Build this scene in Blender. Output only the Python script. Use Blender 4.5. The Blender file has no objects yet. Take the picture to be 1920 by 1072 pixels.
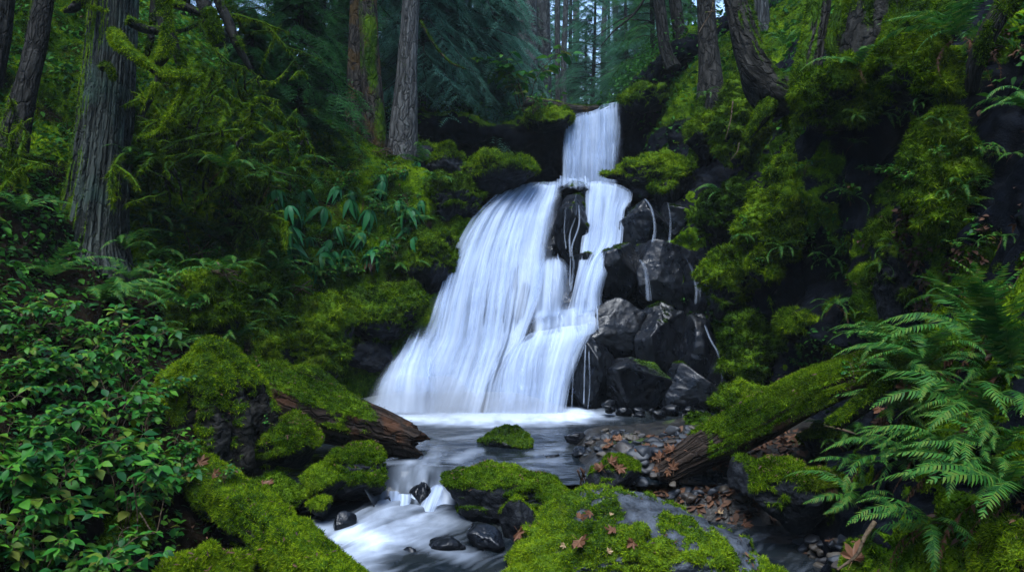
import bpy, bmesh, math, random, time
import numpy as np
from mathutils import Vector, Matrix
from mathutils.bvhtree import BVHTree
T0 = time.time()
scene = bpy.context.scene
COL = scene.collection
R = math.radians
# ------------------------------------------------------------------ camera
F, CX, CY, CAMZ = 1500.0, 960.0, 536.0, 2.0
PITCH = math.atan(56 / F)
CP, SP = math.cos(PITCH), math.sin(PITCH)

def P(px, py, d):
    """point seen at picture position px, py at distance d in front of the camera"""
    xr, yr = (px - CX) / F, (CY - py) / F
    t = d / (CP + SP * yr)
    return np.array([xr * t, d, CAMZ + (-SP + CP * yr) * t])

def PZ(px, py, z):
    xr, yr = (px - CX) / F, (CY - py) / F
    t = (z - CAMZ) / (-SP + CP * yr)
    return np.array([xr * t, t * (CP + SP * yr), z])

def project(V):
    V = np.atleast_2d(V)
    dz = V[:, 2] - CAMZ
    fw = V[:, 1] * CP - dz * SP
    up = V[:, 1] * SP + dz * CP
    fw = np.where(fw < 0.05, 0.05, fw)
    return CX + F * V[:, 0] / fw, CY - F * up / fw, fw

cam = bpy.data.cameras.new('camera')
cam.sensor_width = 36.0
cam.lens = 36.0 * F / 1920.0
cam.clip_start, cam.clip_end = 0.05, 500
cam_o = bpy.data.objects.new('camera', cam)
COL.objects.link(cam_o)
cam_o.location = (0, 0, CAMZ)
cam_o.rotation_euler = (R(90) - PITCH, 0, 0)
scene.camera = cam_o

# ------------------------------------------------------------------ numpy noise
_r = np.random.default_rng(7)
_perm = _r.permutation(256)
_G = _r.normal(size=(256, 3)); _G /= np.linalg.norm(_G, axis=1)[:, None]

def pn(p):
    p = np.asarray(p, float)
    i = np.floor(p).astype(np.int64); f = p - i
    u = f * f * f * (f * (f * 6 - 15) + 10)
    i &= 255
    def g(a, b, c):
        h = _perm[(_perm[(_perm[(i[:, 0] + a) & 255] + i[:, 1] + b) & 255] + i[:, 2] + c) & 255]
        q = _G[h]
        return q[:, 0] * (f[:, 0] - a) + q[:, 1] * (f[:, 1] - b) + q[:, 2] * (f[:, 2] - c)
    x, y, z = u[:, 0], u[:, 1], u[:, 2]
    def l(a, b, t): return a + (b - a) * t
    return 1.6 * l(l(l(g(0,0,0), g(1,0,0), x), l(g(0,1,0), g(1,1,0), x), y),
                   l(l(g(0,0,1), g(1,0,1), x), l(g(0,1,1), g(1,1,1), x), y), z)

def fbm(p, o=4, g=0.5):
    p = np.asarray(p, float); s = 0; a = 1.0; t = 0
    for k in range(o):
        s = s + a * pn(p * (2.03 ** k) + 17.3 * k); t += a; a *= g
    return s / t * 1.35

def ridged(p, o=4):
    s = 0; a = 1.0; t = 0
    for k in range(o):
        s = s + a * (1 - 2 * np.abs(pn(p * (2.03 ** k) + 31.7 * k))); t += a; a *= .5
    return s / t

def worley(p):
    """distance to the nearest random cell point"""
    i = np.floor(p).astype(np.int64); f = p - i
    best = np.full(len(p), 9.0)
    for a in (-1, 0, 1):
        for b in (-1, 0, 1):
            for c in (-1, 0, 1):
                h = _perm[(_perm[(_perm[(i[:, 0] + a) & 255] + i[:, 1] + b) & 255] + i[:, 2] + c) & 255]
                q = _G[h] * .5 + .5
                d = ((np.array([a, b, c]) + q - f) ** 2).sum(1)
                best = np.minimum(best, d)
    return np.sqrt(best)

def sm(a, b, x):
    t = np.clip((np.asarray(x, float) - a) / (b - a), 0, 1)
    return t * t * (3 - 2 * t)

def nrm(v):
    v = np.asarray(v, float)
    return v / np.maximum(np.linalg.norm(v, axis=-1, keepdims=True), 1e-9)

# ------------------------------------------------------------------ mesh helpers
def make_mesh(name, V, faces, mat=None, smooth=True, attrs=None, uv=None):
    """faces: list of int arrays, each (n, 3) or (n, 4)"""
    V = np.asarray(V, np.float32)
    if isinstance(faces, np.ndarray): faces = [faces]
    faces = [f for f in faces if len(f)]
    me = bpy.data.meshes.new(name)
    me.vertices.add(len(V)); me.vertices.foreach_set('co', V.ravel())
    nl = sum(f.size for f in faces); npoly = sum(len(f) for f in faces)
    me.loops.add(nl); me.polygons.add(npoly)
    li = np.concatenate([f.ravel() for f in faces]).astype(np.int32)
    cnt = np.concatenate([np.full(len(f), f.shape[1]) for f in faces])
    st = np.concatenate([[0], np.cumsum(cnt)[:-1]]).astype(np.int32)
    me.loops.foreach_set('vertex_index', li)
    me.polygons.foreach_set('loop_start', st)
    me.polygons.foreach_set('use_smooth', np.full(npoly, bool(smooth)))
    if attrs:
        for k, a in attrs.items():
            at = me.attributes.new(k, 'FLOAT', 'POINT')
            at.data.foreach_set('value', np.asarray(a, np.float32).ravel())
    if uv is not None:
        ul = me.uv_layers.new(name='UVMap')
        ul.data.foreach_set('uv', np.asarray(uv, np.float32)[li].ravel())
    me.update(calc_edges=True)
    if mat: me.materials.append(mat)
    return me

def link(name, me, loc=(0, 0, 0), parent=None, rot=None, scale=None):
    o = bpy.data.objects.new(name, me)
    COL.objects.link(o)
    o.location = loc
    if rot is not None: o.rotation_euler = rot
    if scale is not None: o.scale = (scale,) * 3 if np.isscalar(scale) else scale
    if parent: o.parent = parent
    return o

def tag(o, label=None, cat=None, group=None, kind=None):
    if label: o['label'] = label
    if cat: o['category'] = cat
    if group: o['group'] = group
    if kind: o['kind'] = kind
    return o

def solid(name, V, faces, mat, parent=None, loc=None, **kw):
    """one mesh object from world coordinates, its origin at its base or on its parent"""
    V = np.asarray(V, float)
    if parent is not None:
        base = np.array(parent.location); o = link(name, make_mesh(name, V - base, faces, mat, **kw), (0, 0, 0), parent)
    else:
        base = np.array(loc if loc is not None else [V[:, 0].mean(), V[:, 1].mean(), V[:, 2].min()])
        o = link(name, make_mesh(name, V - base, faces, mat, **kw), base)
    return o

def empty(name, loc, label, cat, group=None):
    o = bpy.data.objects.new(name, None); COL.objects.link(o)
    o.location = loc; o.empty_display_size = .2
    return tag(o, label, cat, group)

def dup(root, loc, rotz=0, scale=1.0, label=None):
    r = root.copy(); COL.objects.link(r)
    r.location = loc; r.rotation_euler = (0, 0, rotz); r.scale = (scale,) * 3
    if label: r['label'] = label
    for ch in list(root.children):
        c = ch.copy(); COL.objects.link(c); c.parent = r
        for g in list(ch.children):
            d = g.copy(); COL.objects.link(d); d.parent = c
    return r

def grid_faces(nu, nv, closed=False):
    """vertices index = v * nu + u"""
    u = np.arange(nu if closed else nu - 1); v = np.arange(nv - 1)
    uu, vv = np.meshgrid(u, v)
    u2 = (uu + 1) % nu
    return np.stack([vv * nu + uu, vv * nu + u2, (vv + 1) * nu + u2, (vv + 1) * nu + uu], -1).reshape(-1, 4)

def catmull(A, n, axis=0):
    A = np.moveaxis(np.asarray(A, float), axis, 0)
    m = len(A)
    t = np.linspace(0, m - 1, n); i = np.clip(np.floor(t).astype(int), 0, m - 2); f = (t - i).reshape((-1,) + (1,) * (A.ndim - 1))
    B = np.concatenate([2 * A[:1] - A[1:2], A, 2 * A[-1:] - A[-2:-1]])
    p0, p1, p2, p3 = B[i], B[i + 1], B[i + 2], B[i + 3]
    out = .5 * (2 * p1 + (p2 - p0) * f + (2 * p0 - 5 * p1 + 4 * p2 - p3) * f ** 2 + (3 * p1 - p0 - 3 * p2 + p3) * f ** 3)
    return np.moveaxis(out, 0, axis)

def tri(faces):
    if isinstance(faces, np.ndarray): faces = [faces]
    out = []
    for f in faces:
        if f.shape[1] == 3: out.append(f)
        else: out += [f[:, [0, 1, 2]], f[:, [0, 2, 3]]]
    return np.concatenate(out)

def vnormals(V, faces):
    T = tri(faces)
    n = np.cross(V[T[:, 1]] - V[T[:, 0]], V[T[:, 2]] - V[T[:, 0]])
    N = np.zeros_like(V)
    for k in range(3): np.add.at(N, T[:, k], n)
    return nrm(N)

def scatter(V, faces, n, rng, mask=None, view=0.15):
    """random points on a surface, optionally weighted by a per-vertex mask and limited to what the camera may see"""
    T = tri(faces)
    a, b, c = V[T[:, 0]], V[T[:, 1]], V[T[:, 2]]
    nn = np.cross(b - a, c - a); ar = np.linalg.norm(nn, axis=1)
    w = ar.copy()
    if mask is not None: w *= np.maximum(mask[T].mean(1), 0)
    if view is not None:
        x, y, d = project((a + b + c) / 3)
        w *= (x > -1920 * view) & (x < 1920 * (1 + view)) & (y > -1072 * view) & (y < 1072 * (1 + view)) & (d > .3)
        w /= np.maximum(d, 3.0) ** .8
    if w.sum() <= 0 or n < 1: return np.zeros((0, 3)), np.zeros((0, 3))
    i = rng.choice(len(T), int(n), p=w / w.sum())
    r1, r2 = np.sqrt(rng.random(len(i))), rng.random(len(i))
    p = a[i] * (1 - r1)[:, None] + b[i] * (r1 * (1 - r2))[:, None] + c[i] * (r1 * r2)[:, None]
    return p, nrm(nn[i])

def blades(p, n, L, W, rng, up=.2, down=.3, rand=.6, norm=.7):
    """one thin triangle per point: moss stems"""
    k = len(p)
    d = nrm(n * norm + rng.normal(size=(k, 3)) * rand + np.array([0, 0, up - down]))
    s = nrm(np.cross(d, rng.normal(size=(k, 3))))
    l = (L * (.5 + rng.random(k)))[:, None]; w = (W * (.6 + .8 * rng.random(k)))[:, None]
    q = p - n * L * .15
    V = np.stack([q - s * w, q + s * w, q + d * l], 1).reshape(-1, 3)
    return V, np.arange(3 * k).reshape(-1, 3)

def join(lst):
    Vs, Fs, o = [], [], 0
    for V, f in lst:
        if isinstance(f, np.ndarray): f = [f]
        Vs.append(V); Fs += [q + o for q in f]; o += len(V)
    return np.concatenate(Vs), merge_faces(Fs)

def merge_faces(Fs):
    t = [f for f in Fs if f.shape[1] == 3]; q = [f for f in Fs if f.shape[1] == 4]
    return ([np.concatenate(t)] if t else []) + ([np.concatenate(q)] if q else [])

def frames(path):
    """tangent, side, up along a polyline"""
    t = nrm(np.gradient(path, axis=0))
    ref = np.array([0, 0, 1.0]) if abs(t[:, 2].mean()) < .8 else np.array([0, -1.0, 0])
    s = nrm(np.cross(t, ref)); u = np.cross(s, t)
    return t, s, u

def tube(path, radii, nu, nv, wob=None, cap=True):
    """swept tube; wob(angle, along) multiplies the radius; returns V, faces, uv"""
    path = catmull(path, nv); radii = catmull(np.asarray(radii, float)[:, None], nv)[:, 0]
    t, s, u = frames(path)
    a = np.linspace(0, 2 * math.pi, nu, endpoint=False)
    L = np.concatenate([[0], np.cumsum(np.linalg.norm(np.diff(path, axis=0), axis=1))])
    A, K = np.meshgrid(a, np.arange(nv))
    rr = radii[K] * (wob(A, L[K]) if wob else 1)
    V = path[K] + (np.cos(A) * rr)[..., None] * s[K] + (np.sin(A) * rr)[..., None] * u[K]
    uv = np.stack([A / (2 * math.pi), L[K]], -1).reshape(-1, 2)
    V = V.reshape(-1, 3); f = [grid_faces(nu, nv, True)[:, ::-1]]
    if cap:
        V = np.concatenate([V, path[:1], path[-1:]]); uv = np.concatenate([uv, [[.5, 0]], [[.5, L[-1]]]])
        i = np.arange(nu); b = (nv - 1) * nu
        f.append(np.stack([i, (i + 1) % nu, np.full(nu, nu * nv)], 1))
        f.append(np.stack([b + (i + 1) % nu, b + i, np.full(nu, nu * nv + 1)], 1))
    return V, f, uv

def tubes(lst, nu=6):
    out = []
    for pts, rad in lst:
        n = max(4, int(len(pts) * 3))
        V, f, _ = tube(pts, rad, nu, n)
        out.append((V, f))
    return join(out)

# ------------------------------------------------------------------ materials
class NT:
    def __init__(s, name):
        s.m = bpy.data.materials.new(name); s.m.use_nodes = True
        s.t = s.m.node_tree; s.t.nodes.clear()
        s.out = s.t.nodes.new('ShaderNodeOutputMaterial')
    def n(s, typ, ins=None, **props):
        nd = s.t.nodes.new('ShaderNode' + typ)
        for k, v in props.items(): setattr(nd, k, v)
        for k, v in (ins or {}).items():
            sock = nd.inputs[k]
            if isinstance(v, bpy.types.NodeSocket): s.t.links.new(v, sock)
            elif isinstance(v, (tuple, list)) and len(v) == 3 and sock.type == 'RGBA': sock.default_value = (*v, 1)
            else: sock.default_value = v
        return nd
    def noise(s, vec, scale, detail=4, rough=.55, **k):
        return s.n('TexNoise', {'Vector': vec, 'Scale': scale, 'Detail': detail, 'Roughness': rough, **k}).outputs[0]
    def ramp(s, fac, stops):
        nd = s.n('ValToRGB', {'Fac': fac}); e = nd.color_ramp.elements
        while len(e) < len(stops): e.new(.5)
        for x, (p, c) in zip(e, stops):
            x.position = p; x.color = (*c, 1) if not np.isscalar(c) else (c, c, c, 1)
        return nd.outputs[0]
    def mix(s, fac, a, b):
        nd = s.n('Mix', data_type='RGBA')
        for k, v in ((0, fac), (6, a), (7, b)):
            if isinstance(v, bpy.types.NodeSocket): s.t.links.new(v, nd.inputs[k])
            else: nd.inputs[k].default_value = v if np.isscalar(v) else (*v, 1)
        return nd.outputs[2]
    def math(s, op, a, b=0.0, clamp=False):
        nd = s.n('Math', operation=op, use_clamp=clamp)
        for k, v in ((0, a), (1, b)):
            if isinstance(v, bpy.types.NodeSocket): s.t.links.new(v, nd.inputs[k])
            else: nd.inputs[k].default_value = v
        return nd.outputs[0]
    def pos(s): return s.n('NewGeometry').outputs['Position']
    def obj(s): return s.n('TexCoord').outputs['Object']
    def island(s): return s.n('NewGeometry').outputs['Random Per Island']
    def attr(s, name): return s.n('Attribute', attribute_name=name).outputs['Fac']
    def map(s, vec, sc): return s.n('Mapping', {'Vector': vec, 'Scale': sc}).outputs[0]
    def bump(s, h, strength=.5, dist=.02): return s.n('Bump', {'Height': h, 'Strength': strength, 'Distance': dist}).outputs[0]
    def bsdf(s, col, rough=.7, normal=None, spec=.4, **k):
        ins = {'Base Color': col, 'Roughness': rough, 'Specular IOR Level': spec, **k}
        if normal is not None: ins['Normal'] = normal
        return s.n('BsdfPrincipled', ins).outputs[0]
    def done(s, sh):
        s.t.links.new(sh, s.out.inputs['Surface']); return s.m

MOSS_RAMP = [(.28, (.003, .010, .0012)), (.44, (.024, .060, .003)), (.58, (.085, .155, .005)), (.76, (.22, .31, .010))]

def moss_color(m, tint=None, big=1.7, bias=0.0):
    p = m.pos()
    a = m.noise(p, big, 3); b = m.noise(p, 14, 3)
    f = m.math('ADD', m.math('MULTIPLY', a, .65), m.math('MULTIPLY', b, .35))
    if bias: f = m.math('ADD', f, bias)
    return f

def brownish(m, c):
    k = m.ramp(m.noise(m.pos(), 3.3, 5, .65), [(.56, 0), (.72, .5)])
    return m.mix(k, c, (.062, .066, .010))

def mossy(name, dark, light, rough=(.35, .7), wet=.5, bumpscale=26, bias=0.0, bump=.8):
    """stone, soil or bark (dark..light) under moss where the 'moss' attribute says so"""
    m = NT(name); p = m.pos()
    stone = m.mix(m.ramp(m.noise(p, 9, 6), [(.35, 0), (.7, 1)]), dark, light)
    rgh = m.ramp(m.noise(p, 6, 3), [(.35, rough[0]), (.65, rough[1])])
    mc = brownish(m, m.ramp(moss_color(m, bias=bias), MOSS_RAMP))
    a = m.attr('moss')
    fine = m.noise(p, 55, 3)
    k = m.ramp(m.math('ADD', a, m.math('MULTIPLY', m.math('SUBTRACT', fine, .5), .6)), [(.38, 0), (.6, 1)])
    h = m.math('ADD', m.math('MULTIPLY', m.noise(p, bumpscale, 6), .7), m.math('MULTIPLY', fine, m.math('ADD', .25, k)))
    nb = m.bump(h, bump, .03)
    col = m.mix(k, stone, mc)
    r = m.math('ADD', m.math('MULTIPLY', k, m.math('SUBTRACT', .9, rgh)), rgh)
    return m.done(m.bsdf(col, r, nb, spec=wet))

def moss_blade_mat(name, bias=0.0):
    m = NT(name)
    f = m.math('ADD', moss_color(m, bias=bias), m.math('MULTIPLY', m.math('SUBTRACT', m.island(), .5), .34))
    c = brownish(m, m.ramp(f, MOSS_RAMP))
    d = m.n('BsdfDiffuse', {'Color': c}).outputs[0]
    t = m.n('BsdfTranslucent', {'Color': c}).outputs[0]
    return m.done(m.n('MixShader', {0: .25, 1: d, 2: t}).outputs[0])

def leaf_mat(name, cols, rough=.4, trans=.3, spec=.5, veins=False):
    m = NT(name)
    f = m.math('ADD', m.math('MULTIPLY', m.island(), .6), m.math('MULTIPLY', m.noise(m.pos(), 2.5, 2), .4))
    n = len(cols)
    c = m.ramp(f, [(.15 + .65 * i / max(1, n - 1), q) for i, q in enumerate(cols)])
    b = m.bsdf(c, rough, spec=spec)
    t = m.n('BsdfTranslucent', {'Color': c}).outputs[0]
    return m.done(m.n('MixShader', {0: trans, 1: b, 2: t}).outputs[0])

def bark_mat(name, dark, light, fu=26, fv=2.2, rough=.85, lichen=None, red=None, bias=0.0):
    m = NT(name)
    uv = m.n('TexCoord').outputs['UV']; p = m.pos()
    st = m.noise(m.map(uv, (fu, fv, 1)), 1.0, 8, .68)
    col = m.mix(m.ramp(st, [(.38, 0), (.60, 1)]), dark, light)
    vd = m.n('VectorMath', {0: m.map(uv, (fu * .8, fv * 1.2, 1)), 1: m.n('VectorMath', {0: m.n('TexNoise', {'Vector': p, 'Scale': 5.0, 'Detail': 3}).outputs[1], 1: (2.2, 2.2, 0)}, operation='MULTIPLY').outputs[0]}, operation='ADD').outputs[0]
    ed = m.n('TexVoronoi', {'Vector': vd, 'Scale': 1.0}, feature='DISTANCE_TO_EDGE').outputs[0]
    pl = m.ramp(ed, [(.0, 0), (.16, 1)])
    col = m.mix(m.math('MULTIPLY', m.math('SUBTRACT', 1.0, pl), .6), col, tuple(c * .45 for c in dark))
    if lichen: col = m.mix(m.ramp(m.noise(p, 2.4, 5), [(.5, 0), (.66, .8)]), col, lichen)
    if red: col = m.mix(m.ramp(m.noise(p, 3.1, 4), [(.52, 0), (.6, .8)]), col, red)
    a = m.attr('moss'); fine = m.noise(p, 45, 3)
    k = m.ramp(m.math('ADD', a, m.math('MULTIPLY', m.math('SUBTRACT', fine, .5), .8)), [(.42, 0), (.6, 1)])
    col = m.mix(k, col, m.ramp(moss_color(m, bias=bias), MOSS_RAMP))
    h = m.math('ADD', m.math('ADD', m.math('MULTIPLY', st, .6), m.math('MULTIPLY', pl, .7)), m.math('MULTIPLY', m.noise(p, 60, 4), .35))
    return m.done(m.bsdf(col, rough, m.bump(h, .9, .03), spec=.08))

MAT = {}
MAT['rock'] = mossy('mossy stone', (.003, .0035, .0045), (.022, .025, .030), (.45, .75), .10)
MAT['grey_rock'] = mossy('grey stone', (.012, .015, .019), (.075, .088, .108), (.45, .75), .16, bumpscale=22, bump=1.0)
MAT['wet_rock'] = mossy('wet basalt', (.0015, .002, .003), (.007, .009, .013), (.20, .48), .28, 16, -.08, .34)
MAT['soil'] = mossy('forest soil', (.003, .003, .002), (.016, .011, .007), (.8, .98), .0, 30, .0)
MAT['cliff'] = mossy('damp cliff', (.0012, .0015, .002), (.006, .008, .012), (.4, .8), .02, 14, .0)
MAT['bed'] = mossy('stream bed gravel', (.006, .006, .006), (.030, .027, .022), (.3, .6), .25, 24)
MAT['moss'] = moss_blade_mat('moss stems')
MAT['moss_dark'] = moss_blade_mat('dark moss stems', -.10)
MAT['moss_bright'] = moss_blade_mat('bright moss stems', .09)
MAT['fern'] = leaf_mat('fern green', [(.010, .050, .010), (.020, .095, .015), (.042, .145, .018), (.09, .15, .02)], .55, .3, .14)
MAT['fern_dead'] = leaf_mat('dead fern brown', [(.035, .016, .007), (.09, .038, .016)], .8, .15, .2)
MAT['shrub'] = leaf_mat('shrub leaf', [(.006, .05, .012), (.010, .085, .014), (.025, .14, .012), (.07, .21, .014), (.10, .12, .012)], .5, .3, .18)
MAT['broad'] = leaf_mat('lance leaf', [(.014, .10, .035), (.035, .19, .055)], .45, .35, .2)
MAT['cover'] = leaf_mat('ground cover leaf', [(.006, .028, .006), (.014, .07, .010), (.04, .14, .010), (.02, .095, .02)], .65, .3, .10)
MAT['needle'] = leaf_mat('conifer needles', [(.020, .085, .045), (.045, .155, .085), (.075, .21, .115)], .6, .45, .15)
MAT['needle_blue'] = leaf_mat('cedar sprays', [(.035, .12, .075), (.075, .20, .135), (.12, .27, .19)], .55, .45, .2)
MAT['needle_dark'] = leaf_mat('dark needles', [(.012, .06, .018), (.028, .115, .030), (.055, .17, .034)], .6, .45, .15)  # darker, less blue needle colours than the other conifers
MAT['dead_leaf'] = leaf_mat('fallen leaf', [(.05, .022, .012), (.12, .052, .026), (.24, .12, .06)], .6, .2, .25)
MAT['dead_leaf_pale'] = leaf_mat('pale fallen leaf', [(.30, .20, .11), (.36, .25, .12)], .6, .2, .35)
MAT['litter'] = leaf_mat('litter', [(.02, .010, .005), (.06, .026, .012), (.10, .045, .02)], .7, .1, .3)
MAT['cedar_bark'] = bark_mat('cedar bark', (.006, .007, .006), (.062, .072, .062), 46, 1.1, lichen=(.045, .075, .058))
MAT['grey_bark'] = bark_mat('grey bark', (.04, .038, .035), (.15, .145, .132), 22, 2.4)
MAT['brown_bark'] = bark_mat('brown bark', (.012, .010, .008), (.08, .068, .055), 16, 4, red=(.075, .045, .015))
MAT['dark_bark'] = bark_mat('dark bark', (.006, .006, .005), (.040, .038, .033), 16, 4, bias=-.05)
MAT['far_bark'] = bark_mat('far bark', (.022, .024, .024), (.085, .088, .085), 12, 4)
MAT['twig'] = bark_mat('bare twig', (.05, .035, .022), (.13, .095, .06), 6, 8)
MAT['rot_wood'] = bark_mat('rotting wood', (.006, .004, .003), (.055, .040, .031), 22, 1.1, red=(.065, .030, .016))
def pebble_mat():
    m = NT('wet pebble'); i = m.n('ObjectInfo').outputs['Random']
    c = m.ramp(i, [(0, (.008, .009, .012)), (.35, (.020, .025, .032)), (.6, (.040, .044, .048)), (.8, (.034, .024, .017)), (.95, (.07, .058, .042))])
    p = m.obj(); c = m.mix(m.ramp(m.noise(p, 30, 4), [(.4, 0), (.7, .5)]), c, (.018, .02, .024))
    return m.done(m.bsdf(c, .42, m.bump(m.noise(p, 40, 4), .35, .01), spec=.35))
MAT['pebble'] = pebble_mat()
# ------------------------------------------------------------------ terrain (the setting)
SURF = []          # (V, faces) used for placing plants
def loft(stations, nv, nu, disp, seed=0, flip=False):
    """stations (S, K, 3) -> displaced grid; disp(V, N) gives the move along the normal"""
    A = catmull(catmull(stations, nv, 0), nu, 1)
    V = A.reshape(-1, 3); f = grid_faces(nu, nv)
    if flip: f = f[:, ::-1]
    N = vnormals(V, f)
    V = V + N * disp(V, N)[:, None]
    return V, [f], vnormals(V, [f])

def moss_mask(V, N, lo=.0, hi=.7, freq=1.3, amp=.7, up=1.0, bias=0.0):
    return np.clip(sm(lo, hi, N[:, 2] * up + amp * fbm(V * freq, 4) + bias), 0, 1)

def st(y, *pts): return [(x, y, z) for x, z in pts]
left = np.array([
    st(-9, (-1.0, -.5), (-1.6, .3), (-2.4, 1.4), (-4, 2.6), (-7, 4.6), (-16, 10)),
    st(-3, (-1.1, -.5), (-1.7, .2), (-2.4, 1.3), (-3.8, 2.3), (-6.5, 4.2), (-15, 10)),
    st(2, (-1.2, -.6), (-1.9, .0), (-2.6, 1.1), (-3.6, 2.0), (-6, 3.8), (-14, 10)),
    st(4.9, (-1.45, -.6), (-2.0, -.45), (-2.75, .45), (-3.6, 1.45), (-6, 3.4), (-14, 10)),
    st(7, (-1.5, -.6), (-2.15, -.1), (-2.9, .7), (-4.0, 1.45), (-6.5, 3.5), (-15, 11)),
    st(9, (-1.6, -.6), (-2.5, .2), (-3.2, 1.1), (-4.4, 2.05), (-7, 4.3), (-16, 12)),
    st(10.4, (-1.7, -.5), (-2.3, .6), (-2.95, 1.75), (-4.2, 2.9), (-7, 5.2), (-17, 13)),
    st(11.2, (-1.1, .6), (-1.75, 1.5), (-2.6, 2.4), (-4.2, 3.4), (-7.5, 5.8), (-18, 13.5)),
    st(12.4, (-.1, 2.4), (-.9, 3.1), (-2.0, 3.5), (-4.2, 4.4), (-8, 6.8), (-18, 14)),
    st(13.3, (-.6, 2.4), (-1.3, 3.0), (-2.3, 3.75), (-4.4, 4.9), (-8.5, 7.4), (-18, 14.5)),
    st(15.5, (-2.4, 2.6), (-2.9, 3.3), (-3.6, 4.3), (-5, 5.6), (-9, 8.2), (-19, 15)),
    st(19, (-3.4, 3), (-3.8, 4), (-4.6, 5.2), (-6, 6.6), (-10, 9), (-20, 16)),
])
right = np.array([
    st(-9, (1.2, -.5), (1.8, .3), (2.7, 1.3), (3.8, 2.5), (5.5, 4.2), (12, 12)),
    st(-3, (1.2, -.5), (1.8, .2), (2.6, 1.1), (3.8, 2.3), (5.2, 4.1), (12, 12)),
    st(2, (1.3, -.6), (1.9, -.1), (2.5, .7), (3.6, 1.9), (5.0, 4.0), (11, 11)),
    st(5, (1.75, -.6), (2.35, .25), (3.0, 1.05), (4.0, 2.5), (5.0, 4.2), (11, 8)),
    st(6.5, (2.0, -.6), (2.75, .35), (3.45, 1.05), (4.35, 3.3), (5.2, 4.6), (11, 8)),
    st(8, (2.5, -.6), (3.1, .25), (3.75, 1.05), (4.05, 3.5), (5.0, 4.7), (11, 8)),
    st(9.4, (2.6, -.6), (3.05, .45), (3.35, 1.3), (3.6, 3.6), (4.6, 4.8), (11, 8)),
    st(10.8, (2.3, -.6), (2.6, .9), (3.0, 2.3), (3.5, 3.2), (4.5, 5.0), (11, 8)),
    st(12, (1.5, 1.6), (2.1, 2.6), (2.7, 3.1), (3.4, 3.8), (4.6, 5.4), (11, 9)),
    st(13.4, (1.6, 2.4), (2.2, 3.0), (2.7, 3.5), (3.4, 4.5), (4.8, 6.0), (11, 9)),
    st(15.3, (2.2, 2.6), (2.4, 3.4), (2.7, 4.4), (3.4, 5.7), (5.0, 6.8), (11, 10)),
    st(19, (2.6, 3.2), (3.0, 4.4), (3.6, 5.6), (4.6, 6.6), (6.0, 7.6), (12, 10)),
])
def d_left(V, N):
    far = sm(-2.2, -4.5, V[:, 0])
    return (.12 + .22 * far) * fbm(V * 1.0, 3) + .09 * fbm(V * 3.1 + 5, 4) + .035 * worley(V * 6) - .02
Vl, fl, Nl = loft(left, 420, 200, d_left)
mask_l = np.clip(moss_mask(Vl, Nl, -.05, .7, 1.1, 1.1, .60), 0, 1) * (1 - sm(6.7, 6.2, Vl[:, 1]) * sm(.5, .25, Vl[:, 2]))  # bare dark soil low on the near bank stands in for the log's shade
mask_l = np.maximum(mask_l, np.clip(sm(7.5, 9.5, Vl[:, 1]) * (.62 + .5 * fbm(Vl * 2.3 + 8, 3)), 0, 1))
solid('left_bank', Vl, fl, MAT['soil'], attrs={'moss': mask_l}, loc=(0, 0, 0)); tag(bpy.data.objects['left_bank'], kind='structure')

HOLLOWS = [(1562, 300, 8.7, .5, .8), (1450, 555, 9.5, .3, .45), (1640, 480, 8.3, .35, .7), (1480, 225, 9.8, .4, .5),
           (1800, 395, 7.3, .35, .5), (1600, 640, 8.6, .35, .35), (1750, 470, 7.6, .3, .5), (1540, 600, 9.0, .3, .35)]
def d_right(V, N):
    steep = sm(.75, .3, np.abs(N[:, 2]))
    q = V * np.array([1.2, 1.2, .45])
    h = .12 * fbm(V * .9 + 9, 3) + steep * .30 * fbm(q * 1.6 + 3, 4) + .10 * fbm(V * 3.4, 4) + .07 * ridged(V * 2.4, 4) + .05 * (1 - worley(V * np.array([5, 5, 3.])))
    for px, py, d, r, rz in HOLLOWS:
        c = P(px, py, d); e = ((V[:, :2] - c[:2]) ** 2).sum(1) / r ** 2 + ((V[:, 2] - c[2]) / rz) ** 2
        h = h - .75 * r * 1.6 * np.exp(-e)
    return h
Vr, fr, Nr = loft(right, 420, 230, d_right, flip=True)
mask_r = np.clip(sm(.0, .6, .6 * Nr[:, 2] + .95 * fbm(Vr * np.array([1.5, 1.5, .55]) + 4, 4) + .16 + .35 * sm(7.6, 6.8, Vr[:, 1]) + .85 * pn(np.stack([np.hypot(Vr[:, 0] - 9, Vr[:, 1] - 4) * 0 + np.arctan2(Vr[:, 1] - 8, Vr[:, 0] - 8) * 9, Vr[:, 2] * .5, Vr[:, 2] * 0], 1)) * sm(.75, .3, np.abs(Nr[:, 2]))), 0, 1)
mask_r = np.maximum(mask_r, sm(12.2, 12.8, Vr[:, 1]) * sm(4.2, 4.6, Vr[:, 2]))
for px, py, d, rx, rz in ((1555, 450, 9.2, .32, .75), (1865, 330, 6.7, .28, .25), (1420, 420, 9.8, .12, .4), (1545, 500, 9.2, .3, .4)):
    c = P(px, py, d); e = ((Vr[:, :2] - c[:2]) ** 2).sum(1) / (rx * 1.4) ** 2 + ((Vr[:, 2] - c[2]) / rz) ** 2
    mask_r *= 1 - sm(1.4, .6, e)
solid('right_cliff', Vr, fr, MAT['cliff'], attrs={'moss': mask_r}, loc=(0, 0, 0)); tag(bpy.data.objects['right_cliff'], kind='structure')

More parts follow.
